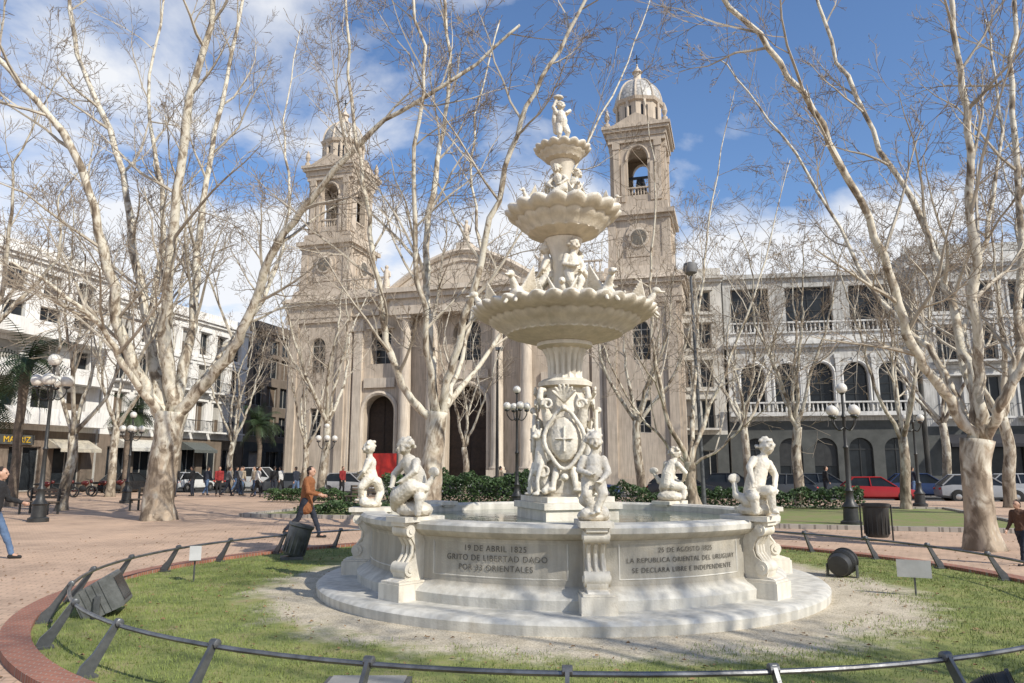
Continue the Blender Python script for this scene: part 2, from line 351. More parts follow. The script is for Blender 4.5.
ring('lawn',2.0,LAWN_R,.02,LAWN)
ring('brick_kerb',LAWN_R,LAWN_R+.26,.07,BRICK,z0=-.01)
rng=random.Random(3); mb=MB()
for i in range(110000):
    a=rng.uniform(0,6.283); r=math.sqrt(rng.uniform(3.9**2,(LAWN_R-.02)**2))
    x=math.cos(a)*r; y=math.sin(a)*r
    if y>2.5 and rng.random()<.6: continue
    dn=noise.noise(Vector((x*.9,y*.9,2)))+.5*noise.noise(Vector((x*4,y*4,7)))
    if rng.random()>(r-4.05)/1.0+dn*1.2: continue
    if dn<-.2 and rng.random()<.5: continue
    h=rng.uniform(.012,.045); b=rng.uniform(0,6.28); wd=.004; lx=rng.gauss(0,.012); ly=rng.gauss(0,.012)
    X=FC.x+x;Y=FC.y+y
    mb.poly([(X-math.cos(b)*wd,Y-math.sin(b)*wd,.018),(X+math.cos(b)*wd,Y+math.sin(b)*wd,.018),(X+lx,Y+ly,.02+h)])
o=mb.obj('grass',BLADE); o["kind"]="stuff"
mb=MB()
for i in range(2600):
    a=rng.uniform(0,6.283); r=rng.uniform(3.7,13)
    X=FC.x+math.cos(a)*r;Y=FC.y+math.sin(a)*r; s=rng.uniform(.01,.032); b=rng.uniform(0,6.28); z=.035 if r<LAWN_R else .012
    if LAWN_R-.05<r<LAWN_R+.32: continue
    c,d=math.cos(b)*s,math.sin(b)*s
    mb.poly([(X-c,Y-d,z),(X+d*.7,Y-c*.7,z+rng.uniform(0,.02)),(X+c,Y+d,z),(X-d*.7,Y+c*.7,z+rng.uniform(0,.02))])
o=mb.obj('fallen_leaves',DRY); o["kind"]="stuff"
def bed(name,s0,s1,t0,t1):
    mb=MB(); P=gpoly(s0,s1,t0,t1); mb.poly([(p.x,p.y,.05) for p in P])
    o=mb.obj(name,GRASS); o["kind"]="structure"
    mb=MB()
    T=Matrix.Translation(C0)@Matrix.Rotation(GA,4,'Z')
    for a in ((s0-.2,s1+.2,t0-.2,t0),(s0-.2,s1+.2,t1,t1+.2),(s0-.2,s0,t0,t1),(s1,s1+.2,t0,t1)): mb.box(*a,-.01,.12,T=T)
    o=mb.obj('garden_kerb',GREYP); o["kind"]="structure"
bed('lawn_bed',4,28,-33,-22)
# ------------------------------------------------------------ FOUNTAIN
F=empty('fountain',FC); top(F,"weathered white marble fountain with three bowls, putti and inscribed basin","fountain")
BS=.94
def bscale(o): o.scale=(BS,BS,1); return o
mb=MB(); mb.lathe([(0,0),(3.50,0),(3.51,.12),(3.47,.155),(3.35,.165),(2,.165)],96); mb.obj('base_step',MARBLE2,F,True)
mb=MB()
prof=[(3.16,.16),(3.17,.27),(3.12,.31),(3.03,.35),(2.98,.39),(2.97,.80),(3.0,.87),(3.08,.90),(3.13,.95),(3.14,1.01),(3.10,1.045),(2.80,1.05),(2.76,1.02),(2.74,.5),(.3,.45)]
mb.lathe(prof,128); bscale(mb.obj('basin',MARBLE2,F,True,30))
mb=MB(); mb.lathe([(2.75,.88),(2.75,.93),(0,.93)],64); bscale(mb.obj('water',WATER,F,True))
for k in range(8):
    a0=-math.pi/2+.03+k*math.pi/4+.10; a1=a0+math.pi/4-.20; rr=2.975; pts=[]
    for i in range(13): a=a0+(a1-a0)*i/12; pts.append(Vector((math.cos(a)*rr,math.sin(a)*rr,.455)))
    for i in range(13): a=a1+(a0-a1)*i/12; pts.append(Vector((math.cos(a)*rr,math.sin(a)*rr,.835)))
    mb=MB(); mb.tube(pts,.011,5,closed=True); bscale(mb.obj('panel_moulding',MARBLE2,F,True))
pierp=[(2.9,.16),(3.38,.16),(3.38,.36),(3.35,.385),(3.26,.40),(3.28,.46),(3.27,.52),(3.21,.57),(3.13,.62),(3.10,.70),(3.12,.77),(3.17,.84),(3.24,.88),(3.28,.93),(3.26,.97),(3.31,.985),(3.31,1.075),(2.72,1.075),(2.72,1.0),(2.9,1.0)]
for k in range(8):
    a=-math.pi/2+k*math.pi/4+.03
    mb=MB()
    mb.prism(pierp,-.12,.12)
    mb.box(2.9,3.42,-.20,.20,.158,.345); mb.box(2.9,3.40,-.18,.18,.347,.372)
    mb.box(2.70,3.34,-.19,.19,1.03,1.09)
    for zz,xx,rr in ((.50,3.21,.08),(.93,3.21,.07)):
        mb.lathe([(rr,-.145),(rr,.145)],16,T=Matrix.Translation((xx,0,zz))@Matrix.Rotation(R(90),4,'X'))
        mb.lathe([(rr*.45,-.16),(rr*.45,.16)],10,T=Matrix.Translation((xx,0,zz))@Matrix.Rotation(R(90),4,'X'))
    for yy in (-.08,0,.08):
        mb.tube([Vector((3.22,yy,.56)),Vector((3.14,yy,.66)),Vector((3.13,yy,.76)),Vector((3.20,yy,.86))],.025,6)
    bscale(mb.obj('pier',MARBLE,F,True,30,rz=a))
def inscr(lines,ang,size,z0,dz):
    for i,t in enumerate(lines):
        cu=bpy.data.curves.new('t','FONT'); cu.body=t; cu.size=size; cu.align_x='CENTER'; cu.extrude=.002; cu.space_character=1.15; cu.offset=-.0006
        o=bpy.data.objects.new('t',cu); COL.objects.link(o); dg=bpy.context.evaluated_depsgraph_get(); dg.update()
        me=bpy.data.meshes.new_from_object(o.evaluated_get(dg)); bpy.data.objects.remove(o)
        for v in me.vertices:
            a=ang+v.co.x/2.98; r=2.984+v.co.z; v.co=Vector((math.cos(a)*r,math.sin(a)*r,z0-i*dz+v.co.y))
        me.materials.clear(); me.materials.append(LETTER); bscale(mobj('inscription',me,F))
inscr(["19 DE ABRIL 1825","GRITO DE LIBERTAD DADO","POR 33 ORIENTALES"],-math.pi/2-.365,.092,.735,.105)
inscr(["25 DE AGOSTO 1825","LA REPUBLICA ORIENTAL DEL URUGUAY","SE DECLARA LIBRE E INDEPENDIENTE"],-math.pi/2+.425,.076,.735,.105)
mb=MB(); mb.box(-.56,.56,-.56,.56,.45,1.16); mb.box(-.6,.6,-.6,.6,1.08,1.17); mb.box(-.52,.52,-.52,.52,1.172,1.25)
mb.obj('plinth',MARBLE,F,rz=.35)
c=[]
def cap(a,b,r1,r2=None): return ('c',a,b,r1,r2 if r2 is not None else r1)
c+= [cap((0,0,1.3),(0,0,1.7),.42,.35),cap((0,0,1.7),(0,0,2.4),.34,.33),cap((0,0,2.4),(0,0,2.9),.31,.27)]
for k in range(4):
    a=k*math.pi/2-math.pi/2-.12; ca,sa=math.cos(a),math.sin(a)
    def Pt(r,t,z): return (ca*r-sa*t,sa*r+ca*t,z)
    # broad oval cartouche shield with raised scrolled border
    c.append(('e',Pt(.40,0,2.06),(.11,.22,.34),(0,0,a)))
    n=26
    for i in range(n):
        b0=i/n*6.283;b1=(i+1)/n*6.283
        f=lambda b:1+.07*math.cos(4*b)
        c.append(cap(Pt(.455,math.sin(b0)*.27*f(b0),2.06+math.cos(b0)*.40*f(b0)),Pt(.455,math.sin(b1)*.27*f(b1),2.06+math.cos(b1)*.40*f(b1)),.033))
    for yy,zz in ((0,2.06),): 
        c.append(cap(Pt(.52,0,1.88),Pt(.52,0,2.24),.013)); c.append(cap(Pt(.52,-.13,2.06),Pt(.52,.13,2.06),.013))
    for sgn in (-1,1):
        for (cy,cz,r0,tw) in ((.24,2.56,.085,1),(.30,1.62,.10,-1)):
            pr=None
            for i in range(14):
                t=i/13; ang=t*7.5; rr=r0*(1-.7*t); q=Pt(.42,sgn*(cy+math.cos(ang)*rr),cz+tw*math.sin(ang)*rr)
                if pr: c.append(cap(pr,q,.027*(1-.3*t)))
                pr=q
        c.append(cap(Pt(.38,sgn*.12,1.62),Pt(.50,sgn*.16,1.40),.06,.045))
        c.append(('e',Pt(.51,sgn*.18,1.35),(.07,.05,.04)))
    for i in range(7):
        t=(i-3)*.36; c.append(cap(Pt(.36,0,2.60),Pt(.45,math.sin(t)*.18,2.66+math.cos(t)*.18),.028,.022))
    c.append(('e',Pt(.49,0,2.50),(.05,.06,.055))); c.append(('e',Pt(.49,0,1.52),(.06,.09,.06)))
    a2=a+math.pi/4; c2,s2=math.cos(a2),math.sin(a2)
    def Q(r,t,z): r=r+.02; return (c2*r-s2*t,s2*r+c2*t,z)
    c+= [cap(Q(.36,0,1.38),Q(.48,0,1.62),.12,.10),cap(Q(.48,0,1.62),Q(.47,0,1.90),.10,.085),cap(Q(.47,0,1.90),Q(.48,0,2.04),.07,.065),('e',Q(.52,0,2.12),(.075,.075,.085)),
         ('e',Q(.59,0,2.09),(.045,.04,.035)),('e',Q(.51,.06,2.19),(.022,.018,.035)),('e',Q(.51,-.06,2.19),(.022,.018,.035)),
         cap(Q(.53,.08,1.70),Q(.61,.085,1.48),.04,.03),cap(Q(.61,.085,1.48),Q(.60,.085,1.32),.03,.03),cap(Q(.53,-.08,1.70),Q(.61,-.085,1.48),.04,.03),cap(Q(.61,-.085,1.48),Q(.60,-.085,1.32),.03,.03),
         ('e',Q(.64,.085,1.29),(.06,.04,.03)),('e',Q(.64,-.085,1.29),(.06,.04,.03)),cap(Q(.40,.15,1.40),Q(.53,.16,1.33),.07,.055),cap(Q(.40,-.15,1.40),Q(.53,-.16,1.33),.07,.055)]
    for s in (-1,1):
        for i in range(6): c.append(cap(Q(.43,s*.06,1.90-.03*i),Q(.38-.01*i,s*(.15+.008*i),2.32-.10*i),.028,.018))
    c+= [cap(Q(.30,0,2.25),Q(.38,0,2.5),.09,.065),cap(Q(.38,0,2.5),Q(.48,0,2.66),.06,.05),cap(Q(.48,0,2.66),Q(.46,0,2.78),.05,.045),cap(Q(.46,0,2.78),Q(.38,0,2.78),.045,.035)]
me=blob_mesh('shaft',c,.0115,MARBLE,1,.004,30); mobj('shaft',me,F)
def flute(n,amp): return lambda a,i,r,z:(r*(1-amp*abs(math.cos(a*n/2))),z)
mb=MB(); mb.lathe([(.30,2.83),(.40,2.85),(.41,2.91),(.33,2.96)],48); mb.lathe([(.29,2.96),(.26,3.0),(.26,3.15),(.29,3.32),(.36,3.44)],96,lob=flute(16,.15)); mb.lathe([(.34,3.42),(.42,3.46),(.42,3.51),(.36,3.56)],48)
mb.obj('column',MARBLE,F,True,50)
def scal(n,amp,zamp,k0):
    def f(a,i,r,z):
        w=(r/k0)**2; s=abs(math.cos(a*n/2)); return (r*(1+amp*w*(s-.5)),z+zamp*w*(s-.5))
    return f
def bowl(z0,z1,rim,r0,n,amp=.06,za=.03):
    H=z1-z0; P=[(r0,z0),(r0*1.05,z0+.02*H),(rim*.44,z0+.10*H),(rim*.60,z0+.22*H),(rim*.64,z0+.25*H),(rim*.645,z0+.30*H),(rim*.76,z0+.46*H),(rim*.83,z0+.60*H),(rim*.84,z0+.66*H),(rim*.90,z0+.70*H),(rim*.96,z0+.78*H),(rim*1.0,z0+.88*H),(rim*1.01,z0+.95*H),(rim*.985,z0+1.0*H),(rim*.93,z0+.98*H),(rim*.86,z0+.90*H),(rim*.6,z0+.76*H),(.05,z0+.7*H)]
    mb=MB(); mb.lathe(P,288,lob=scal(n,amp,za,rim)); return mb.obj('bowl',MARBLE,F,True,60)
bowl(3.50,4.04,1.37,.36,36,.05,.03)
bowl(5.12,5.62,.87,.2,18,.09,.04)
bowl(6.40,6.66,.44,.14,16,.08)
mb=MB(); mb.lathe([(.36,3.88),(.38,4.08),(.30,4.18),(.2,4.25),(.17,4.6),(.2,4.9),(.27,5.05),(.30,5.14)],40); mb.obj('stem',MARBLE,F,True)
mb=MB(); mb.lathe([(.26,5.5),(.28,5.66),(.20,5.72),(.13,5.8),(.11,6.1),(.15,6.28),(.2,6.42)],40); mb.lathe([(.12,6.58),(.14,6.72),(.1,6.76)],24); mb.obj('stem',MARBLE,F,True)
def curls(c,r,rng,n=20):
    out=[]
    for i in range(n):
        a=rng.uniform(0,6.28); e=rng.uniform(-.1,1.4); out.append(('e',(c[0]+math.cos(a)*math.cos(e)*r,c[1]+.3*r+math.sin(a)*math.cos(e)*r*.9,c[2]+math.sin(e)*r),(r*.27,)*3))
    return out
def head(c,r,rng,tilt=0):
    x,y,z=c; t=tilt; r=r*.94
    return [('e',(x,y,z),(r*.84,r*.96,r*1.08)),('e',(x,y-r*.95,z-r*.12+t*r),(r*.13,r*.22,r*.18)),('e',(x-r*.42,y-r*.6,z-r*.32+t*r),(r*.30,)*3),('e',(x+r*.42,y-r*.6,z-r*.32+t*r),(r*.30,)*3),
            ('e',(x,y-r*.72,z-r*.66+t*r),(r*.26,r*.24,r*.18)),('e',(x,y-r*.86,z-r*.42+t*r),(r*.22,r*.13,r*.07)),('e',(x,y-r*.74,z+r*.30+t*r),(r*.5,r*.2,r*.13)),('e',(x-r*.86,y,z-r*.1),(r*.12,r*.2,r*.26)),('e',(x+r*.86,y,z-r*.1),(r*.12,r*.2,r*.26))]+curls((x,y,z),r,rng)
def hand(c,d,s=1):
    c=Vector(c); d=Vector(d).normalized(); sd=d.cross(Vector((0,0,1)))
    if sd.length<.1: sd=Vector((1,0,0))
    sd.normalize(); out=[('e',tuple(c),(.03*s,.03*s,.028*s))]
    for i in range(4): out.append(cap(tuple(c+sd*(.018-.012*i)*s),tuple(c+sd*(.026-.017*i)*s+d*.055*s),.0105,.009))
    out.append(cap(tuple(c+sd*.02*s),tuple(c+sd*.045*s+d*.02*s),.011,.009)); return out
def putto(kind):
    g=random.Random(kind); p=[]
    if kind==0:
        p+=[('e',(0,.02,.05),(.18,.16,.075)),('e',(-.08,-.07,.08),(.075,.065,.065)),('e',(.09,-.05,.08),(.065,.075,.075))]
        p+=[cap((-.052,0,.40),(-.08,-.09,.27),.078,.056),cap((-.08,-.09,.27),(-.02,-.08,.11),.052,.036),cap((.052,0,.40),(.085,-.10,.28),.078,.056),cap((.085,-.10,.28),(.02,-.11,.12),.052,.036),('e',(.02,-.15,.1),(.034,.058,.025)),('e',(-.03,-.13,.08),(.034,.058,.025))]
        p+=[cap((0,.02,.39),(0,-.018,.49),.096,.10),cap((0,-.018,.49),(.01,0,.61),.09,.086),cap((.01,0,.62),(.015,-.01,.71),.042,.042)]
        p+=head((.02,-.02,.81),.098,g)
        p+=[cap((-.092,0,.63),(-.15,-.03,.51),.046,.037),cap((-.15,-.03,.51),(-.05,-.14,.47),.035,.026),cap((.108,0,.62),(.15,-.06,.49),.046,.037),cap((.15,-.06,.49),(.06,-.14,.40),.035,.026)]
        p+=hand((-.04,-.145,.465),(1,-.4,.3))+hand((.05,-.145,.395),(-1,-.4,0))
        p+=[cap((0,.1,.35),(-.08,.14,.2),.07,.06),cap((-.08,.14,.2),(.08,.12,.08),.06,.045)]
    elif kind==1:
        p+=[('e',(0,.02,.07),(.22,.20,.1)),cap((-.16,-.08,.12),(-.05,-.16,.22),.09,.10),cap((-.05,-.16,.22),(.1,-.12,.32),.10,.09),cap((.1,-.12,.32),(.2,.0,.30),.08,.05),cap((.2,0,.3),(.26,.05,.42),.04,.03),('e',(.27,.05,.47),(.09,.03,.06))]
        p+=[cap((.03,.05,.26),(.02,.02,.42),.108,.108),cap((.02,.02,.42),(-.03,-.04,.57),.108,.094),cap((-.03,-.04,.57),(-.05,-.07,.65),.048,.045)]
        p+=head((-.05,-.10,.75),.10,g,-.15)
        p+=[cap((-.13,-.03,.57),(-.22,-.1,.44),.050,.040),cap((-.22,-.1,.44),(-.12,-.2,.33),.037,.028),cap((.09,-.04,.58),(.17,-.12,.48),.050,.040),cap((.17,-.12,.48),(.06,-.2,.38),.037,.028)]
        p+=hand((-.11,-.21,.32),(.8,-.4,-.3))+hand((.05,-.21,.375),(-.8,-.4,-.3))
        p+=[cap((-.06,.03,.24),(-.2,-.05,.2),.082,.062),cap((-.2,-.05,.2),(-.22,-.02,.05),.054,.037),cap((.08,.03,.24),(.2,-.08,.2),.082,.062),cap((.2,-.08,.2),(.2,-.1,.04),.054,.037)]
    elif kind==2:
        p+=[('e',(0,.02,.07),(.21,.18,.095)),cap((-.10,-.03,.14),(.12,-.05,.16),.09,.08),cap((.12,-.05,.16),(.23,.02,.22),.07,.045),cap((.23,.02,.22),(.22,.06,.34),.04,.03),('e',(.22,.06,.40),(.08,.03,.06))]
        p+=[cap((.03,.0,.24),(-.03,.02,.40),.112,.108),cap((-.03,.02,.40),(-.09,.0,.57),.108,.096),cap((-.09,0,.57),(-.12,-.02,.66),.048,.046)]
        p+=head((-.15,-.03,.75),.10,g,.3)
        p+=[cap((0,-.02,.24),(-.05,-.20,.27),.086,.064),cap((-.05,-.20,.27),(-.07,-.20,.08),.056,.038),('e',(-.07,-.24,.05),(.034,.06,.026)),cap((.07,-.02,.22),(.14,-.18,.21),.086,.064),cap((.14,-.18,.21),(.12,-.18,.05),.056,.038)]
        p+=[cap((-.19,.01,.56),(-.26,.0,.43),.050,.040),cap((-.26,.0,.43),(-.19,-.08,.30),.037,.028),cap((.0,.0,.60),(.10,-.06,.52),.050,.040),cap((.10,-.06,.52),(.12,-.14,.38),.037,.028)]
        p+=hand((-.18,-.09,.28),(.3,-.5,-.8))+hand((.12,-.15,.36),(0,-.4,-.9))
    else:
        p+=[('e',(0,0,.03),(.15,.13,.05)),cap((-.05,0,.36),(-.07,-.05,.2),.072,.052),cap((-.07,-.05,.2),(-.06,.0,.05),.046,.032),cap((.05,0,.36),(.08,-.08,.22),.072,.052),cap((.08,-.08,.22),(.06,-.02,.05),.046,.032)]
        p+=[cap((0,0,.36),(0,-.02,.46),.09,.094),cap((0,-.02,.46),(-.02,0,.58),.09,.084),cap((-.02,0,.6),(-.02,0,.66),.04,.04)]
        p+=head((-.02,-.01,.74),.088,g,.1)
        p+=[cap((-.10,0,.59),(-.16,0,.70),.043,.036),cap((-.16,0,.70),(-.10,0,.85),.033,.025),cap((.07,0,.59),(.14,-.03,.66),.043,.036),cap((.14,-.03,.66),(.06,-.06,.60),.033,.025),('e',(-.06,0,.90),(.10,.08,.045)),cap((-.13,.04,.5),(-.06,.1,.3),.05,.07),cap((-.12,.04,.62),(-.13,.04,.5),.04,.05)]
    return blob_mesh('statue',p,.0092,MARBLE,1,.004,40,flip=(kind==2))
PUT=[putto(i) for i in range(4)]
order=[0,2,None,1,0,None,0,1]
for k in range(8):
    if order[k] is None: continue
    a=-math.pi/2+k*math.pi/4+.03; rr=2.93 if k==1 else 2.88
    mobj('statue',PUT[order[k]],F,(math.cos(a)*rr,math.sin(a)*rr,1.085),a+math.pi/2-(.55 if k==1 else 0),{0:1.06,1:1.10,2:1.10}[order[k]])
for k in range(3):
    a=-1.1+k*2.094; mobj('statue',PUT[0 if k!=1 else 1],F,(math.cos(a)*.25,math.sin(a)*.25,4.12),a+math.pi/2,1.10)
for k in range(3):
    a=-1.9+k*2.094; mobj('statue',PUT[1],F,(math.cos(a)*.16,math.sin(a)*.16,5.66),a+math.pi/2,.78)
mobj('statue',PUT[3],F,(0,0,6.72),.3,.9)
def griff():
    p=[cap((0,.14,.02),(0,-.03,.10),.085,.085),cap((0,-.03,.10),(0,-.12,.24),.065,.045),('e',(0,-.16,.31),(.05,.065,.052)),('e',(0,-.235,.285),(.02,.055,.02)),
       cap((.06,-.06,.08),(.08,-.17,-.05),.032,.024),cap((-.06,-.06,.08),(-.08,-.17,-.05),.032,.024)]
    for s in (-1,1):
        for i in range(9):
            t=i/8; p.append(cap((s*.05,.0+.02*i,.13),(s*(.20-.06*t),.06+.16*t,.42-.24*t),.026,.013))
    p+=[cap((0,.14,.05),(0,.25,.10),.05,.03),cap((0,.25,.10),(0,.27,.26),.03,.02),('e',(0,.27,.29),(.05,.02,.035))]
    return blob_mesh('winged_ornament',p,.0095,MARBLE,1,.003,40)
DO=griff()
for k in range(6):
    a=-math.pi/2+.42+k*math.pi/3; mobj('winged_ornament',DO,F,(math.cos(a)*1.22,math.sin(a)*1.22,3.97),a+math.pi/2,1.10)
    a+=.52; mobj('winged_ornament',DO,F,(math.cos(a)*.62,math.sin(a)*.62,3.96),a+math.pi/2,1.1)
for k in range(6):
    a=-math.pi/2+.2+k*math.pi/3; mobj('winged_ornament',DO,F,(math.cos(a)*.75,math.sin(a)*.75,5.57),a+math.pi/2,.62)
# ------------------------------------------------------------ facade tool
def facade(mb,x0,x1,z0,z1,ops,dep=.3,T=None,mi=0):
    def P(x,y,z):
        v=Vector((x,y,z)); return tuple(T@v) if T is not None else (x,y,z)
    xs=sorted(set([x0,x1]+[round(o[0]-o[1]/2,4) for o in ops]+[round(o[0]+o[1]/2,4) for o in ops]))
    for a,b in zip(xs[:-1],xs[1:]):
        m=(a+b)/2; cov=sorted([o for o in ops if o[0]-o[1]/2<m<o[0]+o[1]/2],key=lambda o:o[2]); z=z0
        for o in cov:
            if o[2]>z+1e-4: mb.poly([P(a,0,z),P(b,0,z),P(b,0,o[2]),P(a,0,o[2])],mi)
            z=o[2]+o[3]
        if z1>z+1e-4: mb.poly([P(a,0,z),P(b,0,z),P(b,0,z1),P(a,0,z1)],mi)
    for o in ops:
        xc,w,zb,h=o[:4]; ar=len(o)>4 and o[4]; l=xc-w/2; r=xc+w/2; zt=zb+h; zs=zt-w/2 if ar else zt
        mb.poly([P(l,0,zb),P(l,0,zs),P(l,dep,zs),P(l,dep,zb)],mi); mb.poly([P(r,0,zs),P(r,0,zb),P(r,dep,zb),P(r,dep,zs)],mi)
        mb.poly([P(r,0,zb),P(l,0,zb),P(l,dep,zb),P(r,dep,zb)],mi)
        if not ar: mb.poly([P(l,0,zt),P(r,0,zt),P(r,dep,zt),P(l,dep,zt)],mi)
        else:
            n=14; A=[(xc-math.cos(math.pi*i/n)*w/2,zs+math.sin(math.pi*i/n)*w/2) for i in range(n+1)]
            for p,q in zip(A[:-1],A[1:]):
                mb.poly([P(p[0],0,p[1]),P(q[0],0,q[1]),P(q[0],0,zt),P(p[0],0,zt)],mi)
                mb.poly([P(p[0],0,p[1]),P(q[0],0,q[1]),P(q[0],dep,q[1]),P(p[0],dep,p[1])],mi)
WC={}
def window_mesh(w,h,ar,style,fm,gm):
    key=(round(w,2),round(h,2),ar,style,fm.name,gm.name)
    if key in WC: return WC[key]
    mb=MB(); zs=h-w/2 if ar else h
    pts=[(-w/2,0,0),(w/2,0,0)]
    if ar: pts+=[(math.cos(math.pi*i/12)*w/2,0,zs+math.sin(math.pi*i/12)*w/2) for i in range(13)]
    else: pts+=[(w/2,0,h),(-w/2,0,h)]
    mb.poly(pts,1); f=.06
    mb.box(-w/2,-w/2+f,-.06,-.002,0,zs); mb.box(w/2-f,w/2,-.06,-.002,0,zs); mb.box(-.03,.03,-.055,-.002,0,h-.01)
    mb.box(-w/2+f,w/2-f,-.058,-.002,0.001,f)
    if not ar: mb.box(-w/2+f,w/2-f,-.058,-.002,h-f,h-.002)
    else:
        mb.tube([Vector((math.cos(math.pi*i/12)*(w/2-.03),-.03,zs+math.sin(math.pi*i/12)*(w/2-.03))) for i in range(13)],.035,5)
        mb.box(-w/2+f,w/2-f,-.05,-.002,zs-.04,zs+.04)
    if style=='grid':
        for i in range(1,4): mb.box(-w/2+f,w/2-f,-.045,-.002,zs*i/4-.02,zs*i/4+.02)
    if style=='half' : mb.box(-w/2+f,w/2-f,-.047,-.004,h*.45,h*.98)
    me=mb.mesh('window',[fm,gm]); WC[key]=me; return me
def surround_mesh(w,h,ar,m):
    key=('s',round(w,2),round(h,2),ar,m.name)
    if key in WC: return WC[key]
    tb=MB()
    if ar:
        zs=h-w/2; pts=[Vector((-(w/2+.12),-.05,-.05))]+[Vector((-math.cos(math.pi*j/12)*(w/2+.12),-.05,zs+math.sin(math.pi*j/12)*(w/2+.12))) for j in range(13)]+[Vector((w/2+.12,-.05,-.05))]
        tb.tube(pts,.13,6); tb.prism([(-.14,h+.0),(.14,h+.0),(.2,h+.38),(-.2,h+.38)],-.2,-.003)
    else:
        tb.box(-w/2-.2,-w/2-.04,-.08,-.003,-.15,h+.06); tb.box(w/2+.04,w/2+.2,-.08,-.003,-.15,h+.06)
        tb.box(-w/2-.26,w/2+.26,-.2,-.002,h+.062,h+.25); tb.box(-w/2-.24,w/2+.24,-.18,-.0025,-.3,-.152)
    me=tb.mesh('window_surround',m); WC[key]=me; return me
def balustrade(mb,x0,x1,y,z,h=.9,step=.32,T=None):
    mb.box(x0,x1,y-.1,y+.1,z,z+.12,T=T); mb.box(x0,x1,y-.12,y+.12,z+h-.12,z+h,T=T)
    n=max(2,int((x1-x0)/step))
    for i in range(n):
        x=x0+(i+.5)*(x1-x0)/n
        mb.lathe([(.05,.12),(.09,.3),(.045,.5),(.06,h-.12)],6,T=(T if T is not None else Matrix.Identity(4))@Matrix.Translation((x,y,z)))
def ironrail(mb,x0,x1,y0,z,h=.95,depth=.7,mi=0):
    mb.box(x0,x1,y0-depth,y0-depth+.04,z+h-.04,z+h,mi); mb.box(x0,x0+.04,y0-depth+.042,y0-.002,z+h-.04,z+h,mi); mb.box(x1-.04,x1,y0-depth+.042,y0-.002,z+h-.04,z+h,mi)
    n=int((x1-x0)/.16)
    for i in range(n+1):
        x=x0+.02+i*(x1-x0-.04)/n; mb.box(x-.012,x+.012,y0-depth+.008,y0-depth+.032,z,z+h-.042,mi)
def building(name,label,loc,ang,w,dep,h,rows,wm,gf=None,cor=True,trim=None,gfh=4.2):
    root=empty(name,loc,ang); top(root,label,"building"); trim=trim or wm
    g=random.Random(int(w*100)); mb=MB(); ops=[];wins=[]
    for r in rows:
        n=r['n']; m=r.get('m',.6); sp=(w-2*m)/n
        for i in range(n):
            xc=m+sp*(i+.5); ops.append((round(xc,3),r['w'],r['z'],r['h'],r.get('ar',False))); wins.append((xc,r))
    zsplit=gfh if gf else 0
    up=[o for o in ops if o[2]>=zsplit]; lo=[o for o in ops if o[2]<zsplit]
    facade(mb,0,w,zsplit,h,up,.32)
    if gf: facade(mb,0,w,-.15,zsplit,lo,.32,mi=1)
    mb.box(0,w,.5,dep,-.15,h-.01)
    mb.poly([(0,0,-.15),(0,.5,-.15),(0,.5,h),(0,0,h)]); mb.poly([(w,0,-.15),(w,0,h),(w,.5,h),(w,.5,-.15)]); mb.poly([(0,0,h),(0,.5,h),(w,.5,h),(w,0,h)])
    mb.obj('wall',[wm,gf or wm],root)
    for xc,r in wins:
        gm=GLASS if g.random()<.75 or r['z']<zsplit or r.get('dark') else SHUT
        me=window_mesh(r['w'],r['h'],r.get('ar',False),r.get('st','half' if g.random()<.25 else 'plain'),r.get('fm',FRAMEW),gm)
        mobj('window',me,root,(xc,.30,r['z']))
        if r.get('fr'): mobj('window_surround',surround_mesh(r['w'],r['h'],r.get('ar',False),trim),root,(xc,0,r['z']))
    if cor:
        tb=MB(); tb.box(-.1,w+.1,-.25,.2,h-.45,h-.19); tb.box(-.2,w+.2,-.42,.2,h-.2,h+.06); tb.obj('cornice',trim,root)
        tb=MB(); tb.box(0,w,-.05,.25,h+.062,h+.7); tb.obj('parapet',trim,root)
    for r in rows:
        if r.get('band'): tb=MB(); tb.box(-.03,w+.03,-.12,-.003,r['z']-.62,r['z']-.34); tb.obj('string_course',trim,root)
    for r in rows:
        b=r.get('bal')
        if not b: continue
        n=r['n'];m=r.get('m',.6);sp=(w-2*m)/n
        if b=='stone':
            q=MB(); q.box(0,w,-.7,-.004,r['z']-.21,r['z']-.03); balustrade(q,.05,w-.05,-.58,r['z']-.028,.9); q.obj('balustrade',trim,root,True)
        elif b=='slab':
            q=MB(); q.box(0.2,w-.2,-1.2,-.004,r['z']-.35,r['z']-.15); q.box(.2,w-.2,-1.2,-1.1,r['z']-.148,r['z']+.75); q.obj('balcony',trim,root)
        else:
            for i in range(n):
                xc=m+sp*(i+.5); q=MB(); q.box(xc-r['w']/2-.35,xc+r['w']/2+.35,-.8,-.004,r['z']-.17,r['z']-.02,1); ironrail(q,xc-r['w']/2-.33,xc+r['w']/2+.33,-.02,r['z']-.02,.95,.72); q.obj('balcony',[IRON,trim],root)
    return root
def awning(root,x0,x1,z,m,dp=1.4):
    mb=MB(); mb.poly([(x0,-.02,z+.7),(x1,-.02,z+.7),(x1,-dp,z),(x0,-dp,z)]); mb.poly([(x0,-dp,z),(x1,-dp,z),(x1,-dp,z-.25),(x0,-dp,z-.25)])
    mb.poly([(x0,-.02,z+.7),(x0,-dp,z),(x0,-.02,z)]); mb.poly([(x1,-.02,z+.7),(x1,-dp,z),(x1,-.02,z)]); mb.obj('awning',m,root)
LA=math.atan2(DY.y,DY.x); B0=Vector((-33,50,0))
def LP(k): return B0+DY*k
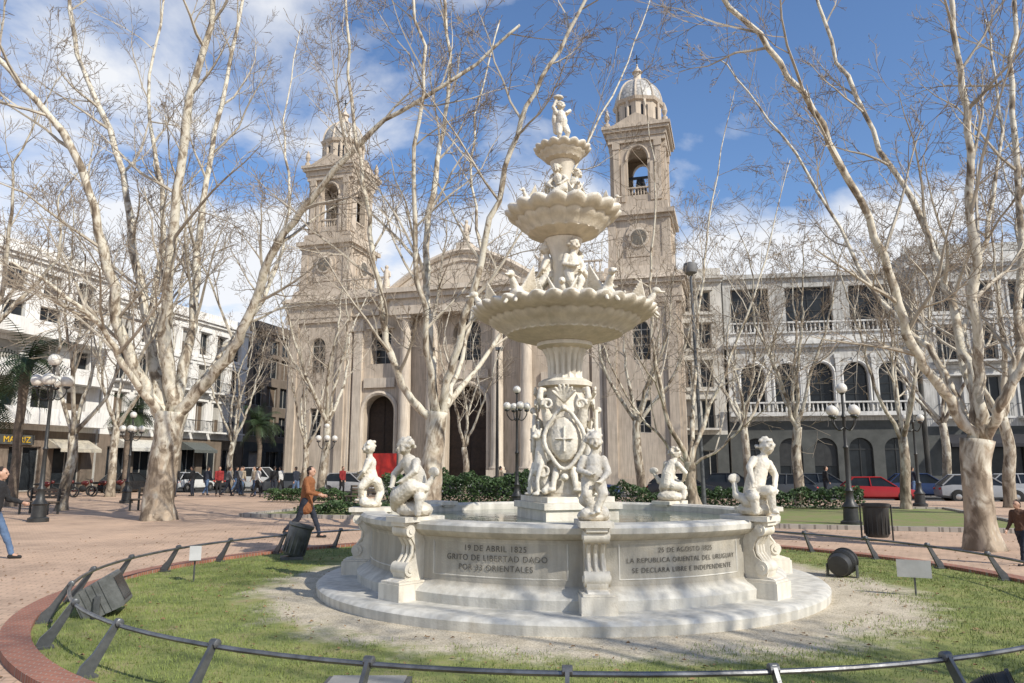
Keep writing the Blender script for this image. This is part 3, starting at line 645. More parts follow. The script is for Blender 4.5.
bA=building('apartment_building',"white modern apartment building with long balconies and shops below",LP(-12),LA,18.2,14,16.2,
 [dict(n=5,w=2.4,z=.1,h=3.0),dict(n=6,w=1.7,z=4.9,h=2.2,bal='slab'),dict(n=6,w=1.7,z=7.9,h=2.2,bal='slab'),dict(n=6,w=1.7,z=10.8,h=2.0,bal='slab'),dict(n=6,w=1.5,z=13.5,h=1.7)],WHITE,gf=BROWNB)
awning(bA,6.5,9.5,3.0,cloth('awning_maroon',(.16,.03,.025))); awning(bA,14,17.5,3.0,cloth('awning_cream',(.55,.5,.4)))
mb=MB(); mb.box(10.2,12.8,-.35,-.05,3.2,3.85); sg=mb.obj('shop_sign',DARKST,bA)
cu=bpy.data.curves.new('t','FONT'); cu.body="MATRIZ"; cu.size=.56; cu.align_x='CENTER'; cu.extrude=.02
o=bpy.data.objects.new('t',cu); COL.objects.link(o); dg=bpy.context.evaluated_depsgraph_get(); dg.update(); me=bpy.data.meshes.new_from_object(o.evaluated_get(dg)); bpy.data.objects.remove(o)
me.materials.clear(); me.materials.append(YEL); o=mobj('sign_lettering',me,bA,(11.5,-.38,3.33)); o.rotation_euler=(R(90),0,0)
bB=building('classical_building',"white four storey building with iron balconies above shops",LP(6.4),LA,17.4,14,15.0,
 [dict(n=6,w=1.9,z=.1,h=3.2),dict(n=7,w=1.2,z=4.9,h=2.6,bal='iron',fr=1),dict(n=7,w=1.2,z=8.5,h=2.3,bal='iron',fr=1,band=1),dict(n=7,w=1.2,z=11.8,h=2.0,fr=1,band=1)],WHITE,gf=BROWNB)
awning(bB,2,6,3.2,cloth('awning_white',(.6,.58,.52))); awning(bB,9,12,3.2,cloth('awning_grey',(.12,.13,.12)))
bC=building('office_building',"dark glazed office building at the end of the side street",LP(24),LA,18,14,15.8,
 [dict(n=6,w=2.2,z=.1,h=3.2),dict(n=7,w=1.9,z=4.8,h=2.1),dict(n=7,w=1.9,z=7.9,h=2.1),dict(n=7,w=1.9,z=10.9,h=2.1),dict(n=7,w=1.9,z=13.4,h=1.5)],BROWNB,gf=DARKST)
building('tower_block',"pale apartment block rising behind the street",LP(20)+Vector((-22,10,0)),LA,20,14,21,
 [dict(n=6,w=1.6,z=1+3*i,h=1.8) for i in range(6)],CREAM)
building('apartment_building',"cream apartment building closing the side street",(-22,118,0),GA,22,12,14,
 [dict(n=7,w=1.5,z=1+3.2*i,h=1.9) for i in range(4)],CREAM)
RA=R(-9)
rx,ry=math.cos(RA),math.sin(RA)
RB=Vector((16.9,57.6,0))
def RP(s): return RB+Vector((rx,ry,0))*s
building('corner_house',"narrow cream five storey house beside the cathedral",RP(-4.6),RA,4.4,14,16.8,
 [dict(n=2,w=1.1,z=.1,h=2.9),dict(n=2,w=.95,z=4.7,h=2.2,fr=1,bal='iron'),dict(n=2,w=.95,z=7.9,h=2.1,fr=1),dict(n=2,w=.95,z=11.0,h=2.0,fr=1),dict(n=2,w=.95,z=14.0,h=1.6,fr=1)],CREAM,gf=DARKST)
bR=building('arcaded_building',"grey stone club building with arched windows and balustrades",RP(0),RA,13.8,14,11.3,
 [dict(n=5,w=1.7,z=.1,h=3.8,ar=True,fm=IRON),dict(n=5,w=1.75,z=5.75,h=3.9,ar=True,fr=1,bal='stone',fm=IRON,st='grid',dark=1)],GREYST,gf=DARKST,gfh=5.2,trim=GREYW)
mb=MB(); balustrade(mb,.1,13.7,-.1,12.02,.9); mb.obj('balustrade',GREYW,bR,True)
mb=MB(); ops=[(2.3,3.0,12.4,3.8),(6.9,3.6,12.4,3.8),(11.5,3.0,12.4,3.8)]; facade(mb,0.2,13.6,11.4,17.0,ops,.5,T=Matrix.Translation((0,2.2,0))); mb.box(.2,13.6,2.75,13,11.4,16.95)
mb.box(0.1,13.7,1.9,3,17.0,17.35)
mb.obj('upper_storey',GREYST,bR)
for o_ in ops: mobj('window',window_mesh(o_[1],o_[3],False,'grid',IRON,GLASS),bR,(o_[0],2.65,o_[2]))
for xx in [0.18,3.03,5.63,8.17,10.77,13.55]:
    mb=MB(); mb.box(xx-.16,xx+.16,-.17,-.003,6.6,10.0); mb.box(xx-.22,xx+.22,-.2,-.004,9.99,10.3); mb.obj('pilaster',GREYW,bR)
b3=building('department_building',"pale stone building with tall windows and iron balconies",RP(14.2),RA,20,14,17.2,
 [dict(n=6,w=2.3,z=.1,h=3.6,fm=IRON),dict(n=7,w=1.45,z=5.4,h=3.0,bal='iron',fr=1,dark=1),dict(n=7,w=1.45,z=9.6,h=2.7,bal='iron',fr=1,band=1,dark=1),dict(n=7,w=1.45,z=13.4,h=2.2,fr=1,band=1,dark=1)],GREYST,gf=DARKST,gfh=4.7,trim=GREYW)
awning(b3,1,7,3.4,cloth('awning_black',(.03,.03,.035))); awning(b3,8,15,3.4,cloth('awning_black',(.03,.03,.035)))
building('apartment_building',"plain concrete apartment block behind the stone front",RP(21)+Vector((0,14.5,0)),RA,20,12,22,
 [dict(n=8,w=1.3,z=1+2.9*i,h=1.8) for i in range(7)],GREYST)
# ------------------------------------------------------------ CATHEDRAL
K=empty('cathedral',C0,GA); top(K,"beige stone cathedral with two domed bell towers and columned front","cathedral")
mb=MB()
ops=[(0,3.5,0,8.2,True),(-7.6,2.8,0,7.6,True),(7.6,2.8,0,7.6,True),(0,2.4,10.2,3.4,True),(-7.6,1.8,10.2,2.8),(7.6,1.8,10.2,2.8)]
facade(mb,-11.3,11.3,-.15,15.0,ops,1.1)
mb.box(-16.7,16.7,7.5,58,-.15,14.0); mb.box(-11.3,11.3,1.5,58,-.15,16.05)
mb.obj('wall',CATH,K)
for xc,w_,zb,h_,ar in [(0,3.5,.0,8.2,True),(-7.6,2.8,0,7.6,True),(7.6,2.8,0,7.6,True)]:
    mobj('door',window_mesh(w_,h_,ar,'grid',DOORW,DOORW),K,(xc,1.05,zb))
for xc,w_,zb,h_,ar in [(0,2.4,10.2,3.4,True),(-7.6,1.8,10.2,2.8,False),(7.6,1.8,10.2,2.8,False)]:
    mobj('window',window_mesh(w_,h_,ar,'grid',FRAMEW,GLASS),K,(xc,.95,zb))
colm=MB(); colm.box(-.66,.66,-.66,.66,0,1.5); colm.lathe([(.6,1.5),(.62,1.65),(.52,1.8),(.50,2.2),(.48,8),(.42,12.6),(.45,12.7),(.42,12.85),(.45,13.1),(.62,13.7)],20); colm.box(-.64,.64,-.64,.64,13.7,13.98)
CM=colm.mesh('column',CATHT,True,40)
for x in (-5.1,-2.75,2.75,5.1): mobj('column',CM,K,(x,-.55,0))
pil=MB(); pil.box(-.38,.38,-.28,-.003,1.4,13.0); pil.box(-.46,.46,-.36,-.004,12.99,13.95); pil.box(-.46,.46,-.36,-.004,0,1.41)
PLM=pil.mesh('pilaster',CATHT)
for x in (-10.6,-9.6,10.6,9.6): mobj('pilaster',PLM,K,(x,0,0))
for xc,w_,zt in ((0,3.5,8.2),(-7.6,2.8,7.6),(7.6,2.8,7.6)):
    zs=zt-w_/2; pil=MB(); pil.tube([Vector((-w_/2-.16,-.05,0))]+[Vector((-math.cos(math.pi*j/16)*(w_/2+.16),-.05,zs+math.sin(math.pi*j/16)*(w_/2+.16))) for j in range(17)]+[Vector((w_/2+.16,-.05,0))],.2,6)
    pil.obj('door_surround',CATHT,K,loc=(xc,0,0))
for xc,w_,zb,h_ in ((-7.6,1.8,10.2,2.8),(7.6,1.8,10.2,2.8)):
    pil=MB(); pil.prism([(-w_/2-.35,h_+.15),(w_/2+.35,h_+.15),(0,h_+.85)],-.35,-.003); pil.obj('window_surround',CATHT,K,loc=(xc,0,zb))
for x0,x1,z0,z1 in ((-9.0,-6.2,8.2,9.0),(6.2,9.0,8.2,9.0),(-1.9,1.9,8.7,9.4)):
    pil=MB(); pil.box(x0,x1,-.2,-.003,z0,z1); pil.obj('relief_panel',CATHT,K)
cn_=MB()
cn_.box(-11.3,11.3,-.35,1.3,14.3,15.41); cn_.box(-11.35,11.35,-.75,1.31,15.4,15.755); cn_.box(-11.4,11.4,-1.0,1.32,15.75,16.1)
cn_.box(-6.3,6.3,-1.3,-.34,14.0,15.31); cn_.box(-6.5,6.5,-1.6,-.73,15.3,15.77); cn_.box(-6.7,6.7,-1.85,-.98,15.76,16.15)
cn_.obj('cornice',CATHT,K)
# low segmental gable over the centre
HA=[(x/10*6.4,16.1+2.95*(1-(abs(x)/10)**1.7)) for x in range(-10,11)]
pd=MB(); pd.prism(HA,-1.0,1.4)
arc=[Vector((x,-1.02,z)) for x,z in HA]; pd.tube(arc,.27,6); pd.tube([Vector((p.x*.8,-1.03,16.1+(p.z-16.1)*.72)) for p in arc],.11,6)
pd.box(-.6,.6,-1.2,.4,18.9,19.7)
pd.obj('pediment',CATHT,K)
for x0,x1 in ((-11.2,-6.9),(6.9,11.2)):
    at=MB(); at.box(x0,x1,-.5,.5,16.09,16.5); balustrade(at,x0,x1,-.3,16.49,1.1,.4); at.obj('balustrade',CATHT,K,True)
gb=MB(); gb.prism([(-7.5,16.04),(7.5,16.04),(6.6,17.2),(3.6,18.6),(0,19.2),(-3.6,18.6),(-6.6,17.2)],3.0,50); gb.obj('nave_roof',CATH,K)
rs=blob_mesh('roof_statue',[cap((0,0,.1),(0,0,1.1),.32,.25),cap((0,0,1.1),(0,0,1.6),.27,.2),('e',(0,0,1.95),(.17,.17,.2)),cap((.25,0,1.55),(.4,-.1,1.1),.09,.07),cap((-.25,0,1.55),(-.45,-.15,1.9),.09,.07),('e',(0,0,.05),(.45,.4,.12))],.05,CATHT,2)
for x,z in ((0,19.7),(-6.6,16.1),(6.6,16.1)): mobj('roof_statue',rs,K,(x,-.4 if x==0 else -1.4,z))
def tower():
    t=MB()
    def sq(h,z0,z1): t.box(-h,h,-h,h,z0,z1)
    o1=[(0,1.6,9.6,3.0,True),(0,1.3,4.2,2.4)]
    facade(t,-3.4,3.4,-.15,14.3,o1,.4,T=Matrix.Translation((0,-3.4,0)))
    t.box(-3.4,3.4,-2.9,3.4,-.15,14.3); t.poly([(-3.4,-3.4,-.15),(-3.4,-2.9,-.15),(-3.4,-2.9,14.3),(-3.4,-3.4,14.3)]); t.poly([(3.4,-3.4,-.15),(3.4,-3.4,14.3),(3.4,-2.9,14.3),(3.4,-2.9,-.15)])
    for s in (-1,1):
        for ys in (-1,1):
            t.box(min(s*2.3,s*3.15),max(s*2.3,s*3.15),ys*3.40+(-.22 if ys<0 else .003),ys*3.40+(-.003 if ys<0 else .22),.88,13.9)
            t.box(s*3.40+(-.22 if s<0 else .003),s*3.40+(-.003 if s<0 else .22),min(ys*2.3,ys*3.15),max(ys*2.3,ys*3.15),.88,13.9)
    sq(3.66,0,.9); sq(3.64,13.9,14.31); sq(3.7,14.3,15.36); sq(4.0,15.35,15.71); sq(4.2,15.70,16.1); sq(3.5,15.9,16.9)
    sq(3.05,16.89,21.0); sq(3.2,16.891,17.6)
    for q in range(4):
        T=Matrix.Rotation(q*math.pi/2,4,'Z')
        t.prism([(-1.3,17.7),(1.3,17.7),(1.3,19.6),(.9,20.2),(0,20.5),(-.9,20.2),(-1.3,19.6)],-3.2,-3.04,T=T)
    for s in (-1,1):
        for ys in (-1,1): t.box(s*2.72-.42,s*2.72+.42,ys*2.72-.42,ys*2.72+.42,17.59,20.71)
    sq(3.3,20.7,21.01); sq(3.65,21.0,21.35); sq(3.0,21.34,22.1)
    for q in range(4):
        T=Matrix.Rotation(q*math.pi/2,4,'Z')@Matrix.Translation((0,-2.65,0))
        facade(t,-2.65,2.65,22.1,27.6,[(0,2.1,22.7,4.1,True)],.7,T=T)
        t.tube([T@Vector((math.cos(math.pi*j/12)*1.2,-.05,25.75+math.sin(math.pi*j/12)*1.2)) for j in range(13)],.12,6)
        for s in (-1,1):
            t.box(s*2.15-.3,s*2.15+.3,-.24,-.003,22.3,27.2,T=T); t.box(s*1.5-.2,s*1.5+.2,-.15,-.003,22.3,25.5,T=T); t.box(s*2.15-.38,s*2.15+.38,-.32,-.004,26.7,27.21,T=T)
        t.prism([(-2.9,28.5),(2.9,28.5),(0,29.6)],-.55,.3,T=T)
        balustrade(t,-1.05,1.05,.1,22.7,.8,.3,T=T)
    sq(2.97,27.2,27.61); sq(3.1,27.6,28.06); sq(3.4,28.05,28.31); sq(3.55,28.3,28.55); sq(2.3,22.0,22.12)
    for s in (-1,1):
        for ys in (-1,1): t.lathe([(.3,28.5),(.3,28.9),(.12,29.0),(.3,29.4),(.22,29.7),(.05,30.1)],10,c=(s*3.0,ys*3.0,0))
    def fz(z): return .84 if z<16 else .76
    t.v=[(x*fz(z),y*fz(z),z) for x,y,z in t.v]
    t.lathe([(2.0,28.5),(2.0,29.2),(1.85,29.25),(1.85,30.9),(2.05,31.0),(2.15,31.25),(1.85,31.3)],8)
    for q in range(8):
        a=q*math.pi/4+math.pi/8; t.tube([Vector((math.cos(a)*1.8,math.sin(a)*1.8,29.2)),Vector((math.cos(a)*1.8,math.sin(a)*1.8,31.0))],.14,6)
        T=Matrix.Rotation(q*math.pi/4+math.pi/8,4,'Z'); t.box(1.70,1.715,-.28,.28,29.5,30.6,T=T,mi=1)
    return t.mesh('tower',[CATH,GLASS],False)
TM=tower()
dm=MB()
dm.lathe([(1.95,31.25)]+[(1.88*math.cos(a),31.3+2.2*math.sin(a)) for a in [i*math.pi/2/9 for i in range(0,9)]]+[(.4,33.5)],32)
DMm=dm.mesh('dome',DOME,True)
dr=MB()
for q in range(8):
    a=q*math.pi/4; dr.tube([Vector((math.cos(a)*1.92*math.cos(e),math.sin(a)*1.92*math.cos(e),31.3+2.25*math.sin(e))) for e in [i*math.pi/2/8*.92 for i in range(9)]],.08,5)
dr.lathe([(.55,33.4),(.5,33.6),(.30,33.65),(.30,34.2),(.45,34.25),(.36,34.4),(.16,34.65),(.05,34.9),(.1,35.0),(.02,35.1)],12)
DRm=dr.mesh('lantern',CATHT,True)
cr_=MB(); cr_.box(-.04,.04,-.04,.04,35.0,35.9); cr_.box(-.25,.25,-.035,.035,35.5,35.57); CRm=cr_.mesh('cross',IRON)
bl=MB(); bl.lathe([(.65,23.6),(.5,23.8),(.38,24.4),(.32,24.8),(.1,24.95)],16); bl.box(-1.4,1.4,-.08,.08,24.9,25.1); BLm=bl.mesh('bell',IRON,True)
ck=MB(); ck.lathe([(.78,0),(.78,.12),(.66,.14),(0.0,.14)],28,T=Matrix.Rotation(R(90),4,'X')); ck.lathe([(.62,.15),(.60,.16),(.0,.16)],28,1,T=Matrix.Rotation(R(90),4,'X')); CKm=ck.mesh('clock',[CATHT,mat('clock_face',(.16,.145,.12),bump=0)])
for s in (-1,1):
    tw=mobj('tower',TM,K,(14.0 if s>0 else -13.3,2.5,0))
    mobj('dome',DMm,tw); mobj('lantern',DRm,tw); mobj('cross',CRm,tw); mobj('bell',BLm,tw)
    mobj('clock',CKm,tw,(0,-2.44,19.2)); o=mobj('clock',CKm,tw,(2.44,0,19.2),R(90))
    mobj('window',window_mesh(1.6*.84,3.0,True,'grid',FRAMEW,GLASS),tw,(0,-2.56,9.6)); mobj('window',window_mesh(1.3*.84,2.4,False,'grid',FRAMEW,GLASS),tw,(0,-2.56,4.2))
st=MB()
for i in range(4): st.box(-10.5+.3*i,10.5-.3*i,-3.6+i*.35,-1.3,.14*i-.001,.14*(i+1))
st.obj('steps',GREYST,K)
# ------------------------------------------------------------ TREES
def cat(pts,n=4):
    P=[pts[0]]+pts+[pts[-1]]; out=[]
    for i in range(1,len(P)-2):
        for k in range(n):
            t=k/n; a,b,c_,d=P[i-1],P[i],P[i+1],P[i+2]
            out.append(.5*((2*b)+(c_-a)*t+(2*a-5*b+4*c_-d)*t*t+(3*b-a-3*c_+d)*t**3))
    out.append(P[-2].copy()); return out
OCT=[(1,0,0),(-1,0,0),(0,1,0),(0,-1,0),(0,0,1),(0,0,-1)]; OCF=[(0,2,4),(2,1,4),(1,3,4),(3,0,4),(2,0,5),(1,2,5),(3,1,5),(0,3,5)]
def grow(mb,g,p,d,Ln,r,lev,ks,upw=.06,wig=.13,rmin=.0045):
    last=lev>=len(ks)
    n=6 if lev==0 else (4 if lev==1 else (3 if not last else 2))
    pts=[p]; ds=[d]
    for i in range(n):
        d=(d+Vector((g.gauss(0,wig),g.gauss(0,wig),g.gauss(0,wig)+upw))).normalized(); p=p+d*(Ln/n); pts.append(p); ds.append(d)
    rads=[max(rmin,r*(1-.8*i/n)) for i in range(n+1)]
    mb.tube(pts,rads,5 if r>.03 else 3,0 if r>.016 else 1,cap=False)
    if last:
        if g.random()<.06:
            b=len(mb.v); q=p+Vector((0,0,-.09)); s=.022
            for o_ in OCT: mb.v.append((q.x+o_[0]*s,q.y+o_[1]*s,q.z+o_[2]*s))
            for f in OCF: mb.f.append((b+f[0],b+f[1],b+f[2])); mb.m.append(1)
            mb.tube([p,q],[.003,.003],3,1,cap=False)
        return
    k=ks[lev]
    for j in range(k):
        t=.15+.85*(j+g.random())/k; t=min(t,.999); f=t*n; i=int(f); q=pts[i].lerp(pts[i+1],f-i); dd=ds[i+1]
        ax=dd.cross(Vector((g.gauss(0,1),g.gauss(0,1),g.gauss(0,1)))).normalized()
        nd=Matrix.Rotation(R(g.uniform(24,60)),3,ax)@dd
        grow(mb,g,q,nd,Ln*g.uniform(.34,.6)*(1.15-.5*t),max(rmin,r*(1-.75*t)*.58),lev+1,ks,upw,wig*1.15,rmin)
def limb(tm,cm,g,pts,r0,r1,kn,ks,bl=3.4,start=.2,grav=.06,rmin=.0045,br=.06):
    sp=cat(pts,5); n=len(sp)
    for i in range(1,n-1): sp[i]=sp[i]+Vector((g.gauss(0,.04),g.gauss(0,.04),g.gauss(0,.02)))
    rd=[r0+(r1-r0)*(i/(n-1))**.75 for i in range(n)]
    rd=[x*(1+.05*g.gauss(0,1)) for x in rd]
    tm.tube(sp,rd,10 if r0>.1 else 6,cap=True)
    for j in range(kn):
        t=start+(1-start)*(j+g.random())/kn; t=min(t,.995); i=int(t*(n-1)); q=sp[i]; dd=(sp[min(i+1,n-1)]-sp[max(i-1,0)]).normalized()
        ax=dd.cross(Vector((g.gauss(0,1),g.gauss(0,1),g.gauss(0,1)))).normalized()
        nd=Matrix.Rotation(R(g.uniform(24,60)),3,ax)@dd
        grow(cm,g,q,nd,bl*g.uniform(.6,1.3)*(1.15-.35*t),min(br,rd[i]*.55),0,ks,grav,.12,rmin)
def hero(label,base,trunk,trad,limbs,seed,kn,ks,bl,rmin=.005,fat=.86):
    root=empty('plane_tree',base); top(root,label,"tree"); g=random.Random(seed)
    off=Vector(base); tm=MB(); cm=MB()
    tp=cat([Vector(p)-off for p in trunk],5); n=len(tp)
    m=len(trad)-1; rd=[]
    for i in range(n):
        f=i/(n-1)*m; k=min(int(f),m-1); rd.append(trad[k]+(trad[k+1]-trad[k])*(f-k))
    b0=len(tm.v); tm.tube(tp,rd,28)
    for i in range(b0,len(tm.v)):
        v=Vector(tm.v[i]); k=min(n-1,(i-b0)//28); c_=tp[k]; a=math.atan2(v.y-c_.y,v.x-c_.x)
        h=noise.noise(Vector((v.x*1.8,v.y*1.8,v.z*1.2)))*.15+noise.noise(Vector((v.x*5,v.y*5,v.z*3)))*.06+(math.sin(a*5+seed)*.12*max(0,1-v.z/.5) if v.z<.5 else 0)
        tm.v[i]=tuple(c_+(v-c_)*(1+h))
    for lb in limbs:
        pts=[Vector(p)-off for p in lb[0]]
        limb(tm,cm,g,pts,lb[1]*fat,lb[2]*.62,lb[3] if len(lb)>3 else kn,ks,bl,rmin=rmin)
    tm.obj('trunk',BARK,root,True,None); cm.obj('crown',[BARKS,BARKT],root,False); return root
S=survey
def path(l): return [S(*p) for p in l]
t1=[(158,523,24.4),(160,490,24.4),(166,450,24.4),(172,412,24.4)]
hero("huge pale plane tree with thick brown-patched trunk on the plaza",(S(158,523,24.4).x,24.4,0),path(t1),[.60,.47,.43,.44,.50],[
 (path([(166,418,24.4),(146,388,24.2),(122,335,23.6),(104,250,22.8),(72,150,22),(10,72,21.2),(-50,20,20.6)]),.30,.10),
 (path([(166,415,24.4),(152,352,24.8),(138,270,25.4),(118,150,26.2),(78,55,27),(66,-40,27.5)]),.27,.09),
 (path([(172,412,24.4),(166,330,24.0),(172,240,23.4),(187,120,22.8),(214,0,22.2),(226,-90,22)]),.30,.10),
 (path([(176,412,24.4),(192,325,25.2),(202,205,26.2),(226,80,27),(252,-40,27.8)]),.24,.08),
 (path([(178,415,24.4),(212,375,24),(244,330,23.5),(270,258,22.8),(312,198,22),(372,130,21.2),(442,88,20.5),(520,25,20)]),.27,.06),
 (path([(172,410,24.6),(152,320,26),(163,210,27.5),(150,100,28.5),(165,-10,29)]),.2,.07),
 (path([(160,412,24.2),(128,372,23.2),(104,330,22.4),(58,290,21.4),(10,262,20.6)]),.17,.05),
 (path([(182,408,24.6),(225,350,26),(262,300,27),(290,210,28),(285,120,29),(300,30,30)]),.17,.03)],11,10,[6,5,3],4.2,.0065)
t2=[(983,553,15.6),(980,512,15.6),(976,475,15.6),(977,440,15.6)]
hero("tall forked plane tree with mottled pale bark beside the path",(S(983,553,15.6).x,15.6,0),path(t2),[.42,.30,.27,.28,.32],[
 (path([(972,440,15.6),(944,392,15.4),(912,345,15.1),(888,272,14.7),(852,180,14.2),(800,92,13.6),(744,22,13.2),(690,-40,12.9)]),.15,.06),
 (path([(975,436,15.6),(972,380,15.9),(950,302,16.4),(922,218,16.9),(872,132,17.4),(832,42,17.9),(806,-40,18.2)]),.14,.06),
 (path([(980,438,15.6),(978,362,15.4),(973,262,15),(970,150,14.6),(956,50,14.3),(940,-50,14)]),.15,.07),
 (path([(985,440,15.6),(1008,392,15.8),(1020,330,16.1),(1017,200,16.4),(1012,60,16.8),(1016,-50,17)]),.155,.07),
 (path([(986,440,15.6),(1002,400,15),(1040,330,14.4),(1080,200,14),(1120,60,13.6)]),.13,.05),
 (path([(976,400,15.9),(960,340,16.8),(985,240,17.6),(1000,130,18.4),(985,20,19)]),.11,.04),
 (path([(974,430,15.8),(935,360,16.8),(880,300,17.8),(830,210,18.8),(770,120,19.8),(720,60,20.5)]),.11,.03)],23,9,[6,5,3],3.1,.005)
t3=[(428,538,19.5),(430,490,19.5),(434,445,19.5),(438,412,19.5)]
hero("slender many-limbed pale plane tree behind the basin",(S(428,538,19.5).x,19.5,0),path(t3),[.42,.31,.27,.26,.28],[
 (path([(433,418,19.5),(407,392,19.3),(387,342,19),(378,280,18.6),(366,200,18.2),(352,100,17.8),(345,-20,17.4)]),.145,.05),
 (path([(436,415,19.5),(430,345,19.9),(427,250,20.4),(438,160,21),(450,80,21.4),(441,-30,21.8)]),.165,.07),
 (path([(440,415,19.5),(450,372,19.2),(470,300,18.8),(498,200,18.4),(520,120,18),(560,50,17.6),(604,-40,17.2)]),.15,.06),
 (path([(438,416,19.5),(425,330,18.8),(412,200,18),(424,70,17.4),(405,-40,17)]),.12,.045),
 (path([(440,412,19.8),(462,360,21),(480,250,22),(472,140,23),(500,20,24)]),.11,.04),
 (path([(442,412,20),(490,350,21.5),(540,270,22.5),(575,170,23.5),(620,80,24.5),(650,0,25)]),.11,.03)],37,9,[6,5,3],3.4,.006)
t4=[(694,506,28),(691,488,28),(690,470,28),(690,462,28)]
hero("bare plane tree with wide arching limbs beyond the fountain",(S(694,506,28).x,28,0),path(t4),[.33,.22,.20,.2,.21],[
 (path([(690,465,28),(668,420,27.6),(655,350,27.2),(650,270,27),(655,180,26.5),(640,80,26)]),.13,.02),
 (path([(690,463,28),(706,415,28.4),(735,345,28.8),(765,260,29.2),(790,160,29.6)]),.13,.02),
 (path([(690,463,28),(694,390,28.8),(700,300,29.6),(712,200,30),(735,90,30.5)]),.13,.02),
 (path([(690,466,28),(655,432,28),(620,385,28),(598,320,28),(605,230,28)]),.09,.02),
 (path([(690,466,28),(730,440,27.6),(752,395,27.2),(775,330,27)]),.08,.02)],51,8,[6,4,3],3.8,.0075)
def gen_tree(seed,H=15,th=4.2,r=.3,nl=5,kn=7):
    g=random.Random(seed); tm=MB(); cm=MB()
    lean=Vector((g.uniform(-.06,.06),g.uniform(-.06,.06),1))
    tp=cat([Vector((0,0,-.1)),lean*th*.3,lean*th*.65+Vector((g.uniform(-.15,.15),g.uniform(-.15,.15),0)),lean*th],4); n=len(tp)
    tm.tube(tp,[r*(1.4 if i==0 else 1.15 if i==1 else 1.0-.2*i/n) for i in range(n)],12)
    for i in range(nl):
        a=6.283*i/nl+g.uniform(-.4,.4); sp=g.uniform(.22,.5) if i else .08; p=tp[-1]-lean*g.uniform(0,.5)*(1 if i else 0); pts=[p]; Hh=(H-th)*g.uniform(.75,1.05)
        for s in range(1,5):
            f=s/4; rr=Hh*sp*(f**.75)
            pts.append(p+Vector((math.cos(a)*rr+g.gauss(0,.25),math.sin(a)*rr+g.gauss(0,.25),Hh*f)))
        limb(tm,cm,g,pts,r*.46,.012,kn,[5,4,3],3.3,rmin=.008,br=.045)
    return tm.mesh('trunk',BARKB,True,None),cm.mesh('crown',[BARKS,BARKT])
GT=[gen_tree(101,15,3.8,.26,5,6),gen_tree(102,13.5,3.2,.23,5,6),gen_tree(103,16,4.6,.28,5,6)]
def ptree(u,d,k,sc=1,rz=0,x=None,label="bare pale-barked plane tree on the plaza paving"):
    xx=(u-512)/740*d if x is None else x
    r=empty('plane_tree',(xx,d,0),rz); r.scale=(sc,sc,sc); top(r,label,"tree","bare plane trees around the plaza")
    mobj('trunk',GT[k][0],r); mobj('crown',GT[k][1],r); return r
ptree(793,34,0,.92,1.0); ptree(897,30,1,.9,2.2); ptree(324,40,2,.9,.4); ptree(306,46,1,.9,3.3); ptree(72,30,1,.95,4.0)
ptree(466,40,0,.72,5.0); ptree(235,52,0,.9,2.7); ptree(118,44,2,.9,1.9); ptree(745,42,2,.85,3.9); ptree(1000,32,0,1.0,5.5)
ptree(-60,26,2,1.0,2.0); ptree(640,36,2,.85,2.5); ptree(940,42,2,.9,4.4); ptree(1120,24,2,1.0,.7)
LB="bare plane tree shading the lawn edge"
ptree(0,-.8,1,1.0,3.2,x=9.8,label=LB); ptree(0,-6,2,1.0,1.0,x=4.0,label=LB)
def palm(loc,h,seed,label,fl=2.3):
    g=random.Random(seed); r=empty('palm_tree',loc); top(r,label,"palm tree"); mb=MB()
    pts=[Vector((g.uniform(-.1,.1)*i*.3,0,h*i/6)) for i in range(7)]; mb.tube(pts,[.26,.2,.18,.18,.18,.2,.24],12); mb.obj('trunk',DARKBARK,r,True)
    mb=MB(); c0=pts[-1]
    for i in range(34):
        a=g.uniform(0,6.28); e=g.uniform(-.5,1.3); L_=fl*g.uniform(.8,1.1); prev=c0; d=Vector((math.cos(a)*math.cos(e),math.sin(a)*math.cos(e),math.sin(e))); sd=Vector((-math.sin(a),math.cos(a),0))
        for k in range(9):
            nx=prev+d*L_/9; d=(d+Vector((0,0,-.16))).normalized()
            for s in (-1,1):
                for q in (.0,.5):
                    b=prev.lerp(nx,q); ll=.55*math.sin((k+1.5)/10.5*math.pi)+.1; tip=b+sd*s*ll+d*.25+Vector((0,0,-.18))
                    mb.poly([b,b+d*.06,tip])
            mb.poly([prev+sd*.02,nx+sd*.02,nx-sd*.02,prev-sd*.02]); prev=nx
    mb.obj('crown',PALML,r)
palm(((22-512)/740*33,33,0),6.4,1,"dark green palm tree before the white building",2.4)
palm(((-8-512)/740*36,36,0),5.0,2,"dark green palm tree before the white building",2.4)
palm(((262-512)/740*60,60,-.12),5.2,3,"palm tree in the side street",2.2)
palm(((132-512)/740*50,50,0),5.4,4,"palm tree in front of shops",2.0)
def hedge(s0,s1,t0,t1,h,n,label,seed):
    g=random.Random(seed); P=G((s0+s1)/2,(t0+t1)/2); r=empty('hedge',P,GA); top(r,label,"hedge"); mb=MB(); hw=(s1-s0)/2; hd=(t1-t0)/2
    for i in range(n):
        x=g.uniform(-hw,hw); hh=h*(.72+.4*noise.noise(Vector((x*.8,seed,0)))+.2*noise.noise(Vector((x*3,seed,1)))); y=g.uniform(-hd,hd)
        z=hh*(1-g.random()**2.2*.95)*(1-.25*(y/hd)**2); s=g.uniform(.035,.08); nrm=Vector((g.gauss(0,1),g.gauss(0,1)-.6,g.gauss(0,1)+.7)).normalized(); u_=nrm.cross(Vector((g.gauss(0,1),g.gauss(0,1),1))).normalized()*s; w_=nrm.cross(u_)*.6; c_=Vector((x,y,z+.05))
        mb.poly([c_-u_,c_-w_,c_+u_,c_+w_])
    mb.obj('foliage',LEAF,r)
